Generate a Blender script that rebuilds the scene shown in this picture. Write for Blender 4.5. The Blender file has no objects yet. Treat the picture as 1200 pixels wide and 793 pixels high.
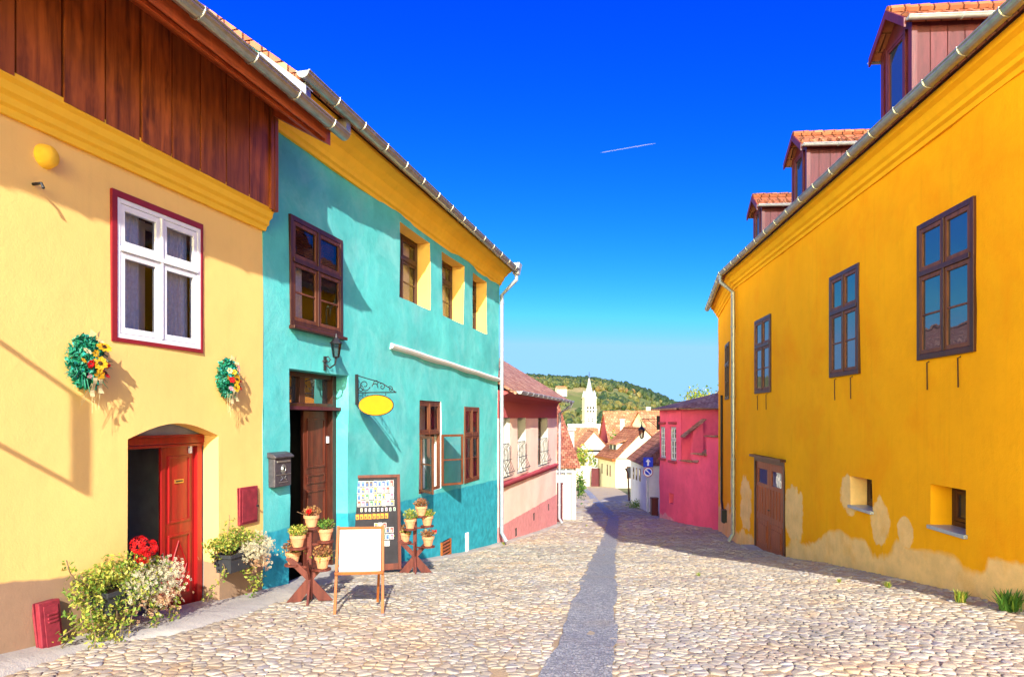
import bpy, bmesh, math, random
from math import sin, cos, pi, radians, atan2, sqrt
from mathutils import Vector, Matrix, noise
from mathutils.geometry import delaunay_2d_cdt
R = random.Random(7)
scene = bpy.context.scene
COL = scene.collection
F_, U0, V0 = 800.0, 600.0, 490.0      # focal length, centre column and horizon row of the 1200 px wide photograph

# ------------------------------------------------------------------ terrain
DP = [(-60,-4.5),(-20,-.6),(0,1.5),(5,1.84),(6.35,1.98),(7.65,2.1),(10,2.36),(12,2.63),(16,3.2),(20,3.65),(24,4.05),(28,4.4),(35,4.86),
      (42,5.25),(55,6.05),(70,7.05),(90,8.6),(130,10.5),(400,11),(470,4),(560,-14),(660,-32),(760,-44),(900,-50),(1500,-40)]
def hill(x, y):
    xs = [(-900,44),(15,44),(60,42),(96,40),(128,34),(151,26),(180,14),(260,2),(900,0)]
    h = xs[-1][1]
    for (a, ha), (b, hb) in zip(xs, xs[1:]):
        if a <= x*750/max(y,1) <= b:
            h = ha+(hb-ha)*(x*750/max(y,1)-a)/(b-a); break
    return h/44.0
def gz(x, y):
    for (a, da), (b, db) in zip(DP, DP[1:]):
        if a <= y <= b:
            t = (y-a)/(b-a); z = -(da+(db-da)*t); break
    else: z = 40
    if y > 400:
        z = -11+(z+11)*(.12+.88*hill(x, y)) + 3*noise.noise(Vector((x/90, y/90, 0)))*min(1, (y-400)/100)
    return z

# ------------------------------------------------------------------ materials
def nt(m):
    m.use_nodes = True
    t = m.node_tree; t.nodes.clear()
    return t
class N:
    def __init__(s, name):
        s.m = bpy.data.materials.new(name); s.t = nt(s.m); s.L = s.t.links
        s.out = s.n('ShaderNodeOutputMaterial')
    def n(s, typ, **kw):
        o = s.t.nodes.new(typ)
        for k, v in kw.items():
            if k in o.inputs: o.inputs[k].default_value = v
            else: setattr(o, k, v)
        return o
    def l(s, a, b): s.L.new(a, b)
    def coord(s, kind='Object', scale=(1,1,1)):
        c = s.n('ShaderNodeTexCoord'); mp = s.n('ShaderNodeMapping'); mp.inputs['Scale'].default_value = scale
        s.l(c.outputs[kind], mp.inputs['Vector']); return mp.outputs['Vector']
    def noise(s, vec, scale, detail=4, rough=.55, dist=0):
        n = s.n('ShaderNodeTexNoise'); n.inputs['Scale'].default_value = scale; n.inputs['Detail'].default_value = detail
        n.inputs['Roughness'].default_value = rough; n.inputs['Distortion'].default_value = dist
        s.l(vec, n.inputs['Vector']); return n.outputs['Fac']
    def rng(s, v, a, b, c=0., d=1.):
        n = s.n('ShaderNodeMapRange'); n.inputs['From Min'].default_value = a; n.inputs['From Max'].default_value = b
        n.inputs['To Min'].default_value = c; n.inputs['To Max'].default_value = d
        s.l(v, n.inputs['Value']); return n.outputs['Result']
    def math(s, op, a, b=None):
        n = s.n('ShaderNodeMath', operation=op)
        for i, x in enumerate((a, b)):
            if x is None: continue
            if isinstance(x, (int, float)): n.inputs[i].default_value = x
            else: s.l(x, n.inputs[i])
        return n.outputs[0]
    def mix(s, f, a, b, mode='MIX'):
        n = s.n('ShaderNodeMix', data_type='RGBA', blend_type=mode)
        for i, x in ((0, f), (6, a), (7, b)):
            if isinstance(x, (int, float)): n.inputs[i].default_value = x
            elif isinstance(x, tuple): n.inputs[i].default_value = (*x, 1)
            else: s.l(x, n.inputs[i])
        return n.outputs[2]
    def ramp(s, v, stops, interp='LINEAR'):
        n = s.n('ShaderNodeValToRGB'); cr = n.color_ramp; cr.interpolation = interp
        while len(cr.elements) < len(stops): cr.elements.new(.5)
        for e, (p, c) in zip(cr.elements, stops): e.position = p; e.color = (*c, 1)
        s.l(v, n.inputs[0]); return n.outputs[0]
    def attr(s, name):
        n = s.n('ShaderNodeAttribute'); n.attribute_name = name; return n.outputs['Fac']
    def xyz(s, v):
        n = s.n('ShaderNodeSeparateXYZ'); s.l(v, n.inputs[0]); return n.outputs
    def bump(s, h, strength, dist=.02):
        n = s.n('ShaderNodeBump'); n.inputs['Strength'].default_value = strength; n.inputs['Distance'].default_value = dist
        s.l(h, n.inputs['Height']); return n.outputs[0]
    def bsdf(s, col, rough=.8, nrm=None, metal=0., spec=.35, ior=None, trans=None):
        b = s.n('ShaderNodeBsdfPrincipled')
        for k, x in (('Base Color', col), ('Roughness', rough), ('Metallic', metal), ('Specular IOR Level', spec)):
            if isinstance(x, tuple): b.inputs[k].default_value = (*x, 1)
            elif isinstance(x, (int, float)): b.inputs[k].default_value = x
            else: s.l(x, b.inputs[k])
        if ior: b.inputs['IOR'].default_value = ior
        if nrm is not None: s.l(nrm, b.inputs['Normal'])
        s.l(b.outputs[0], s.out.inputs[0]); return s.m

def dark(c, f): return tuple(max(0, min(1, x*f)) for x in c)
def stucco(name, col, var=.12, dado=None, patch=None, bump=.35, grime=.25, zb=0., streak=.12, gsl=0., spots=(), psl=0., top=None, blot=.25, pale=None):
    """painted plaster; dado = (colour, z of its top, slope of that line with x); patch = (colour, top z, amount)"""
    s = N(name); o = s.coord()
    big = s.noise(o, .9, 5, .6); mid = s.noise(o, 5, 4, .6); fine = s.noise(o, 55, 3, .6)
    c = s.mix(s.rng(big, .3, .7), dark(col, 1-var), dark(col, 1+var*.7))
    c = s.mix(s.rng(mid, .52, .75, 0, .35), c, dark(col, 1-var*2))
    c = s.mix(s.rng(s.noise(o, .55, 6, .65, .4), .50, .72, 0, blot), c, (col[0]*.93, col[1]*.72, col[2]*.6))
    if pale: c = s.mix(s.rng(s.noise(o, 1.1, 6, .7, .6), .46, .70, 0, .5), c, pale)
    X = s.xyz(o)
    st = s.noise(s.coord(scale=(7, 7, .35)), 1.2, 4, .6)
    c = s.mix(s.rng(st, .55, .8, 0, streak), c, dark(col, .55))
    if dado:
        dc, z0, sl = dado
        wob = s.math('MULTIPLY', s.math('SUBTRACT', s.noise(o, 3, 3), .5), .07)
        zz = s.math('SUBTRACT', s.math('ADD', X[2], wob), s.math('MULTIPLY', X[0], sl))
        d2 = s.mix(s.rng(mid, .35, .65), dark(dc, 1-var), dark(dc, 1+var))
        c = s.mix(s.rng(zz, z0-.012, z0+.012, 1, 0), c, d2)
    if patch:
        pc, z0, amt = patch
        wob = s.math('MULTIPLY', s.math('SUBTRACT', s.noise(o, .75, 5, .5, .6), .5), amt)
        zz = s.math('ADD', X[2], wob)
        zz = s.math('SUBTRACT', zz, s.math('MULTIPLY', X[0], psl))
        m1 = s.rng(zz, z0-.05, z0+.05, 1, 0)
        wb = s.math('MULTIPLY', s.math('SUBTRACT', s.noise(o, 1.9, 5, .6), .5), 3.4)
        for (sx_, sz_, rx_, rz_) in spots:
            ax = s.math('POWER', s.math('ABSOLUTE', s.math('DIVIDE', s.math('SUBTRACT', X[0], sx_), rx_)), 2)
            az = s.math('POWER', s.math('ABSOLUTE', s.math('DIVIDE', s.math('SUBTRACT', X[2], sz_), rz_)), 2)
            m1 = s.math('MAXIMUM', m1, s.rng(s.math('ADD', s.math('ADD', ax, az), wb), .9, 1.1, 1, 0))
        p2 = s.mix(s.rng(s.noise(o, 2.6, 6, .7), .40, .62), pc, dark(pc, .84))
        p2 = s.mix(s.rng(s.noise(o, 1.8, 5, .6), .52, .72, 0, .35), p2, dark(col, .95))
        c = s.mix(m1, c, p2)
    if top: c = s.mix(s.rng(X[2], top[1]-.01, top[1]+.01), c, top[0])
    # grime creeping up from the foot
    g = s.math('SUBTRACT', s.math('ADD', X[2], s.math('MULTIPLY', s.noise(o, 4, 5, .7), .5)), s.math('MULTIPLY', X[0], gsl))
    c = s.mix(s.rng(g, zb+.15, zb+.65, grime, 0), c, dark((.36,.27,.2), .8))
    h = s.math('ADD', s.math('MULTIPLY', mid, 1.0), s.math('MULTIPLY', fine, .28))
    return s.bsdf(c, .9, s.bump(h, bump, .03), spec=.06)
def wood(name, col, col2, axis='z', rough=.55, bump=.25, tint=.25, spec=.3):
    s = N(name); sc = {'z':(12,12,1.1), 'x':(1.3,22,22), 'y':(22,1.3,22)}[axis]
    g = s.noise(s.coord(scale=sc), 1.0, 5, .6, .4); b = s.noise(s.coord(), 2.3, 3, .5)
    c = s.mix(s.rng(g, .35, .65), col, col2)
    c = s.mix(s.rng(b, .45, .75, 0, .45), c, dark(col2, 1.35)); c = s.mix(s.rng(s.noise(s.coord(scale=(3,3,1)), 2.2, 3, .6), .52, .75, 0, .5), c, dark(col, 1.5))
    c = s.mix(s.rng(s.attr('tint'), 0, 1, 0, tint), c, dark(col, .45))
    return s.bsdf(c, rough, s.bump(g, bump, .01), spec=spec)
def plain(name, col, rough=.6, metal=0., spec=.4, var=.15, scale=6, bump=0., tintc=None):
    s = N(name); o = s.coord(); f = s.noise(o, scale, 4, .6)
    c = s.mix(s.rng(f, .3, .7), dark(col, 1-var), dark(col, 1+var))
    if tintc: c = s.mix(s.attr('tint'), c, tintc)
    return s.bsdf(c, rough, s.bump(f, bump, .01) if bump else None, metal, spec)
def tiles(name, ca, cb, cc, w=.18, h=.16, bump=1.):
    s = N(name); c0 = s.n('ShaderNodeTexCoord'); uv = c0.outputs['UV']
    sep = s.xyz(uv)
    row = s.math('FLOOR', s.math('DIVIDE', sep[1], h))
    fv = s.math('FRACT', s.math('DIVIDE', sep[1], h))
    xo = s.math('ADD', s.math('DIVIDE', sep[0], w), s.math('MULTIPLY', row, .5))
    fu = s.math('FRACT', xo); cu = s.math('FLOOR', xo)
    cmb = s.n('ShaderNodeCombineXYZ'); s.l(cu, cmb.inputs[0]); s.l(row, cmb.inputs[1])
    wn = s.n('ShaderNodeTexWhiteNoise', noise_dimensions='3D'); s.l(cmb.outputs[0], wn.inputs['Vector'])
    c = s.ramp(wn.outputs['Value'], [(0, ca), (.4, cb), (.75, cc), (1, dark(ca, .6))])
    c = s.mix(s.rng(s.noise(s.coord(), 1.3, 5, .6), .4, .7, 0, .5), c, dark(cb, .65))
    edge = s.math('MULTIPLY', s.rng(fv, 0, .12, .0, 1), s.math('MULTIPLY', s.rng(fu, 0, .08), s.rng(fu, .92, 1, 1, 0)))
    c = s.mix(edge, dark(cb, .25), c)
    rnd = s.math('MULTIPLY', s.math('MULTIPLY', fu, s.math('SUBTRACT', 1, fu)), 1.2)
    hh = s.math('ADD', s.math('ADD', s.math('SUBTRACT', 1, fv), rnd), s.math('MULTIPLY', wn.outputs['Value'], .4))
    return s.bsdf(c, .85, s.bump(s.math('MULTIPLY', hh, edge), bump, .035), spec=.2)
def glass(name, tintcol=(.02,.03,.05), through=.0, ior=1.9):
    s = N(name)
    w = s.bump(s.noise(s.coord(), 2.2, 2, .5), .06, .05)
    fr = s.n('ShaderNodeFresnel', IOR=ior); s.l(w, fr.inputs['Normal'])
    gl = s.n('ShaderNodeBsdfGlossy', Roughness=.015); s.l(w, gl.inputs['Normal'])
    if through:
        bs = s.n('ShaderNodeBsdfTransparent'); bs.inputs[0].default_value = (through, through, through*1.02, 1)
    else:
        bs = s.n('ShaderNodeBsdfDiffuse'); bs.inputs[0].default_value = (*tintcol, 1)
    mx = s.n('ShaderNodeMixShader'); s.l(fr.outputs[0], mx.inputs[0]); s.l(bs.outputs[0], mx.inputs[1]); s.l(gl.outputs[0], mx.inputs[2])
    s.l(mx.outputs[0], s.out.inputs[0]); return s.m
def leafy(name, stops, rough=.55, trans=.35):
    s = N(name); c = s.ramp(s.attr('tint'), stops)
    c = s.mix(s.rng(s.noise(s.coord(), 9, 2), .3, .7, 0, .35), c, dark(stops[0][1], .7))
    b = s.n('ShaderNodeBsdfPrincipled', Roughness=rough); b.inputs['Specular IOR Level'].default_value = .3
    s.l(c, b.inputs['Base Color'])
    t = s.n('ShaderNodeBsdfTranslucent'); s.l(c, t.inputs[0])
    mx = s.n('ShaderNodeMixShader', Fac=trans); s.l(b.outputs[0], mx.inputs[1]); s.l(t.outputs[0], mx.inputs[2])
    s.l(mx.outputs[0], s.out.inputs[0]); return s.m

M = {}
# house plasters
M['yel'] = stucco('plaster_light_yellow', (.88,.57,.185), dado=((.35,.22,.13), 1.456, -.14), var=.045, bump=.16, grime=.15, gsl=0., zb=-.1)
M['cornice_yel'] = stucco('cornice_yellow', (.95,.56,.05), var=.1, grime=0, zb=-9)
M['soffit_cream'] = stucco('plaster_pale_yellow', (.85,.62,.22), var=.1, grime=0, zb=-9)
M['teal'] = stucco('plaster_teal', (.10,.53,.51), dado=((.035,.34,.42), .78, -.027), var=.2, grime=.2, zb=-.2, gsl=-.155, blot=0., pale=(.26,.64,.62))
M['reveal_yel'] = stucco('reveal_yellow', (.90,.60,.16), grime=0, zb=-9)
M['white'] = stucco('plaster_white', (.80,.77,.71), grime=.2, var=.06)
M['whitefar'] = stucco('plaster_white_far', (.50,.48,.44), grime=.0, var=.06, zb=-99)
M['orange'] = stucco('plaster_orange', (.97,.41,.008), spots=((7.85,2.25,.33,.36),(9.0,1.95,.36,.36),(9.86,1.92,.25,.22),(5.0,1.5,.6,.62),(1.1,1.3,.6,.7)), psl=.14, patch=((1.0,.61,.24), .30, 1.3), var=.07, grime=.15, gsl=.12, zb=-.1, bump=.4, blot=.7, streak=.2)
M['orange2'] = stucco('cornice_orange', (.95,.46,.015), grime=0, zb=-9, var=.08)
M['pink'] = stucco('plaster_pale_pink', (.88,.62,.50), dado=((.62,.26,.25), .62, -.006), grime=.15, gsl=-.1, zb=-.1, bump=.5, top=((.42,.10,.11), 3.70))  # top: dark rose band, the eave's shadow put into the wall colour
M['rose'] = stucco('plaster_rose', (.38,.07,.09), grime=0, zb=-9)
M['hotpink'] = stucco('plaster_hot_pink', (.93,.12,.22), patch=((.90,.36,.38), .3, 1.0), grime=.15, bump=.6, var=.16)
M['lav'] = stucco('plaster_lavender_white', (.66,.62,.68), grime=.25)
M['cream'] = stucco('plaster_cream', (.62,.55,.41), grime=.2, var=.1)
M['dkroom'] = plain('dark_interior', (.035,.03,.03), .9)
M['hall'] = plain('hallway_grey', (.30,.29,.29), .85)
M['conc'] = stucco('pale_concrete', (.40,.37,.32), grime=0, zb=-99, bump=.6, var=.18)
# timber, metal
M['board'] = wood('stained_boards', (.50,.125,.024), (.09,.02,.007), 'z', .5, .35, .7)
M['fascia'] = wood('red_fascia_wood', (.52,.11,.03), (.32,.055,.018), 'x', .45, .3)
M['brown'] = wood('brown_window_wood', (.075,.022,.012), (.038,.012,.008), 'z', .4)
M['brownl'] = wood('weathered_brown_wood', (.17,.055,.022), (.08,.026,.012), 'z', .5)
M['wine'] = wood('wine_wood', (.10,.012,.018), (.055,.008,.012), 'z', .45, .3, .5)
M['winel'] = wood('faded_wine_wood', (.105,.020,.030), (.06,.012,.02), 'z', .6, .3, .5)
M['reddoor'] = wood('red_door_paint', (.36,.010,.010), (.22,.008,.008), 'z', .3, .1, .2, .5)
M['doorbr'] = wood('door_red_brown', (.15,.032,.014), (.07,.016,.010), 'z', .4, .25)
M['doorr'] = wood('door_warm_brown', (.34,.075,.02), (.20,.042,.015), 'z', .45, .25)
M['dkred'] = plain('dark_red_paint', (.24,.012,.02), .45)
M['cabinet'] = plain('cabinet_red_metal', (.24,.022,.035), .5, var=.3, scale=14, bump=.2)
M['whitep'] = plain('white_window_paint', (.78,.78,.80), .35, var=.04)
M['easel'] = wood('easel_pine', (.34,.10,.016), (.22,.06,.012), 'z', .45)
M['stand'] = wood('stand_redbrown', (.15,.035,.022), (.075,.018,.014), 'z', .5)
M['zinc'] = plain('zinc', (.36,.37,.36), .38, .75, .5, .18, 9)
M['zincp'] = plain('painted_zinc', (.36,.40,.45), .45, .35, .5, .12, 9)
M['iron'] = plain('black_iron', (.02,.02,.024), .5, .3)
M['blackpl'] = plain('black_plastic', (.035,.037,.042), .5)
M['mailbox'] = plain('mailbox_grey', (.085,.075,.085), .45, .3, var=.3, scale=20, bump=.1)
M['brass'] = plain('brass', (.7,.5,.15), .3, .9)
M['signy'] = plain('sign_yellow', (.74,.26,.004), .45, var=.06)
M['whiteb'] = plain('whiteboard', (.84,.84,.84), .3, var=.02)
M['chalk'] = plain('black_display_felt', (.025,.022,.025), .85, var=.3)
M['terra'] = plain('terracotta', (.62,.27,.13), .8, var=.18, scale=14, bump=.2)
M['soil'] = plain('soil', (.05,.03,.02), .95)
M['curtain'] = plain('lace_curtain', (.92,.92,.92), .9, var=.15, scale=30)
M['glass_t'] = glass('window_glass', through=.9, ior=1.5)
M['glass_r'] = glass('reflecting_glass', ior=2.8)
M['glass_d'] = glass('dark_glass', (.03,.03,.035), ior=1.6)
M['blue'] = plain('sign_blue', (.02,.05,.62), .35, var=.05)
M['white2'] = plain('sign_white', (.85,.85,.88), .35, var=.02)
M['signred'] = plain('sign_red', (.55,.03,.05), .35, var=.02)
M['tile'] = tiles('roof_tiles_red', (.46,.16,.08), (.30,.09,.055), (.58,.27,.15))
M['tileo'] = tiles('roof_tiles_orange', (.33,.11,.055), (.24,.075,.04), (.40,.17,.09), .22, .3)
M['tilef'] = tiles('roof_tiles_far', (.46,.18,.09), (.36,.13,.06), (.54,.27,.15), .4, .45)
M['tiled'] = tiles('roof_tiles_old', (.50,.24,.15), (.34,.14,.09), (.62,.36,.23))
M['lantern'] = glass('lantern_glass', through=.6, ior=1.5)
M['leaf'] = leafy('leaves_green', [(0,(.03,.11,.02)), (.5,(.10,.24,.03)), (1,(.30,.42,.06))])
M['leafy_y'] = leafy('leaves_yellow_green', [(0,(.07,.16,.02)), (.35,(.22,.33,.04)), (.7,(.48,.48,.07)), (1,(.72,.58,.13))])
M['wreath'] = leafy('leaves_emerald', [(0,(.0,.11,.05)), (.6,(.01,.25,.12)), (1,(.08,.42,.32))], trans=.1)
M['autumn'] = leafy('leaves_russet', [(0,(.14,.06,.03)), (.5,(.38,.14,.06)), (1,(.55,.36,.12))])
M['stem'] = plain('stems', (.16,.10,.05), .8)
def petal(name, c): return leafy(name, [(0, dark(c, .7)), (1, c)], trans=.3)
M['pwhite'] = petal('petals_white', (.86,.78,.50)); M['ppeach'] = petal('petals_peach', (.85,.50,.26))
M['pred'] = petal('petals_red', (.80,.012,.015)); M['pyel'] = petal('petals_yellow', (.90,.50,.02))
M['ppink'] = petal('petals_pink', (.85,.42,.52)); M['pcream'] = petal('ribbon_cream', (.90,.78,.42)); M['pbrown'] = petal('flower_centre', (.10,.04,.02))
M['pblue'] = petal('petals_turquoise', (.04,.55,.55)); M['psalmon'] = petal('petals_salmon', (.80,.20,.10))

# ------------------------------------------------------------------ mesh builder
class MB:
    def __init__(s): s.v = []; s.f = []; s.m = []; s.tn = []; s.t = 0.
    def add(s, vs, fs, m=0, t=None):
        o = len(s.v); s.v += [tuple(v) for v in vs]
        for f in fs: s.f.append(tuple(i+o for i in f)); s.m.append(m); s.tn.append(s.t if t is None else t)
    def box(s, x0, x1, y0, y1, z0, z1, m=0, t=None):
        s.add([(x0,y0,z0),(x1,y0,z0),(x1,y1,z0),(x0,y1,z0),(x0,y0,z1),(x1,y0,z1),(x1,y1,z1),(x0,y1,z1)],
              [(0,3,2,1),(4,5,6,7),(0,1,5,4),(1,2,6,5),(2,3,7,6),(3,0,4,7)], m, t)
    def quadbox(s, poly, d, m=0, t=None):
        """poly: list of 3d points (planar); d: Vector thickness"""
        n = len(poly); d = Vector(d); a = [Vector(p) for p in poly]; b = [p+d for p in a]
        s.add(a+b, [tuple(range(n))[::-1], tuple(range(n, 2*n))]+[(i, (i+1) % n, n+(i+1) % n, n+i) for i in range(n)], m, t)
    def bar(s, a, b, w, h=None, m=0, up=(0,0,1), t=None):
        a = Vector(a); b = Vector(b); d = (b-a).normalized(); up = Vector(up)
        if abs(d.dot(up)) > .98: up = Vector((0,1,0))
        x = d.cross(up).normalized()*w/2; y = x.cross(d).normalized()*(h or w)/2
        vs = [p+i*x+j*y for p in (a, b) for i, j in ((-1,-1),(1,-1),(1,1),(-1,1))]
        s.add(vs, [(0,1,2,3),(7,6,5,4),(0,4,5,1),(1,5,6,2),(2,6,7,3),(3,7,4,0)], m, t)
    def tube(s, path, r, n=8, m=0, caps=True, t=None):
        P = [Vector(p) for p in path]; rs = r if isinstance(r, (list, tuple)) else [r]*len(P)
        ref = None; vs = []
        for i, p in enumerate(P):
            d = (P[min(i+1, len(P)-1)]-P[max(i-1, 0)]).normalized()
            if ref is None: ref = Vector((0,0,1)) if abs(d.z) < .9 else Vector((1,0,0))
            x = d.cross(ref); x = x.normalized() if x.length > 1e-6 else Vector((1,0,0)); y = x.cross(d).normalized(); ref = y
            vs += [p+(x*cos(2*pi*k/n)+y*sin(2*pi*k/n))*rs[i] for k in range(n)]
        fs = [(i*n+k, i*n+(k+1) % n, (i+1)*n+(k+1) % n, (i+1)*n+k) for i in range(len(P)-1) for k in range(n)]
        if caps: fs += [tuple(range(n))[::-1], tuple((len(P)-1)*n+k for k in range(n))]
        s.add(vs, fs, m, t)
    def lathe(s, prof, c=(0,0,0), n=16, m=0, t=None):
        c = Vector(c); vs = [c+Vector((r*cos(2*pi*k/n), r*sin(2*pi*k/n), z)) for r, z in prof for k in range(n)]
        fs = [(i*n+k, i*n+(k+1) % n, (i+1)*n+(k+1) % n, (i+1)*n+k) for i in range(len(prof)-1) for k in range(n)]
        s.add(vs, fs, m, t)
    def gutter(s, a, b, r, m=0, seg=0):
        """half-round trough with rolled front lip from a to b"""
        a = Vector(a); b = Vector(b); d = (b-a).normalized(); x = d.cross(Vector((0,0,1))).normalized()
        pr = [(cos(t)*r, sin(t)*r) for t in [pi+pi*k/8 for k in range(9)]]
        pr += [(cos(t)*(r-.008), sin(t)*(r-.008)) for t in [2*pi-pi*k/8 for k in range(9)]]
        n = len(pr); vs = [p+x*px+Vector((0,0,pz)) for p in (a, b) for px, pz in pr]
        s.add(vs, [(i, (i+1) % n, n+(i+1) % n, n+i) for i in range(n)], m)
        for e in (a, b):   # end cap
            s.add([e+x*px+Vector((0,0,pz)) for px, pz in pr[:9]], [tuple(range(9))], m)
        for sx in (-1, 1): s.tube([a+x*r*sx, b+x*r*sx], .012, 6, m)
        L = (b-a).length; k = int(L/.75)
        for i in range(1, k+1):     # brackets / joints
            p = a+d*(L*i/(k+.5)); s.tube([p+x*(r+.004)*cos(t)+Vector((0,0,(r+.004)*sin(t))) for t in [pi*.95+pi*1.1*j/8 for j in range(9)]], .012, 5, m, t=1.)
    def ico(s, c, r, m=0, t=None, sub=1, sq=(1,1,1), jit=0.):
        bm = bmesh.new(); bmesh.ops.create_icosphere(bm, subdivisions=sub, radius=1)
        c = Vector(c); vs = []
        sd = R.random()*50
        for v in bm.verts:
            k = 1+jit*noise.noise(v.co*1.7+Vector((sd,0,0)))
            vs.append((c.x+v.co.x*r*sq[0]*k, c.y+v.co.y*r*sq[1]*k, c.z+v.co.z*r*sq[2]*k))
        s.add(vs, [tuple(v.index for v in f.verts) for f in bm.faces], m, t); bm.free()
    def leaf(s, p, size, m=0, t=None, nrm=None, w=.55):
        """one bent leaf: four triangles round a midrib"""
        p = Vector(p)
        d = Vector((R.gauss(0,1), R.gauss(0,1), R.gauss(0,1)))
        d = d.normalized() if nrm is None else (Vector(nrm).normalized()*.9+d.normalized()*.8).normalized()
        a = d.cross(Vector((R.gauss(0,1), R.gauss(0,1), R.gauss(0,1)))).normalized(); b = d.cross(a)
        q = [p-a*size*.5, p+b*size*w*.5+d*size*.1, p+a*size*.5, p-b*size*w*.5+d*size*.1]
        s.add(q, [(0,1,2),(0,2,3)], m, R.random() if t is None else t)
    def build(s, name, mats, parent=None, smooth=False, bevel=0., label=None):
        me = bpy.data.meshes.new(name); me.from_pydata(s.v, [], s.f); me.validate(clean_customdata=False)
        mats = mats if isinstance(mats, (list, tuple)) else [mats]
        for m in mats: me.materials.append(M[m] if isinstance(m, str) else m)
        if len(me.polygons) == len(s.f):
            me.polygons.foreach_set('material_index', s.m)
            at = me.attributes.new('tint', 'FLOAT', 'FACE'); at.data.foreach_set('value', s.tn)
        uv = me.uv_layers.new(name='UVMap').data
        for pl in me.polygons:
            n = pl.normal
            if abs(n.z) > .995: ax = Vector((1,0,0)); ay = Vector((0,1,0))
            else: ax = Vector((0,0,1)).cross(n).normalized(); ay = n.cross(ax)
            for li in pl.loop_indices:
                co = me.vertices[me.loops[li].vertex_index].co
                uv[li].uv = (co.dot(ax), co.dot(ay))
        if smooth: me.polygons.foreach_set('use_smooth', [True]*len(me.polygons))
        o = bpy.data.objects.new(name, me); COL.objects.link(o)
        if parent: o.parent = parent
        if bevel:
            b = o.modifiers.new('bevel', 'BEVEL'); b.width = bevel; b.segments = 2; b.limit_method = 'ANGLE'; b.angle_limit = radians(40)
        if label: o['label'] = label
        return o

def tag(o, label=None, cat=None, group=None, kind=None):
    for k, v in (('label', label), ('category', cat), ('group', group), ('kind', kind)):
        if v: o[k] = v
    return o
def root(name, loc, rz, label, cat, group=None):
    o = bpy.data.objects.new(name, None); COL.objects.link(o); o.empty_display_size = .2
    o.location = loc; o.rotation_euler = (0, 0, rz); return tag(o, label, cat, group)
def copy_tree(o, parent=None):
    c = o.copy(); COL.objects.link(c); c.parent = parent
    for ch in list(o.children): copy_tree(ch, c)
    return c

class Fr:
    """frame of a facade: x along it (to the right seen from the street), y into the building, z up"""
    def __init__(s, o, rz): s.o = Vector(o); s.rz = rz; s.M = Matrix.Translation(s.o) @ Matrix.Rotation(rz, 4, 'Z'); s.I = s.M.inverted()
    def px(s, u, v, d=0.):
        """local point where the sight line through photo pixel (u, v) meets the plane d metres in front of the facade"""
        r = s.I.to_3x3() @ Vector(((u-U0)/F_, 1, (V0-v)/F_)); c = s.I @ Vector((0,0,0))
        k = (-d-c.y)/r.y; p = c+r*k; return p
    def rect(s, u0, u1, t0, t1, b0, b1, d=0.):
        a, b, c, e = s.px(u0,t0,d), s.px(u1,t1,d), s.px(u0,b0,d), s.px(u1,b1,d)
        return a.x, b.x, (c.z+e.z)/2, (a.z+b.z)/2
    def g(s, x, y=0.):
        w = s.M @ Vector((x, y, 0)); return gz(w.x, w.y)-s.o.z
    def w(s, x, y, z): return s.M @ Vector((x, y, z))

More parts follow.
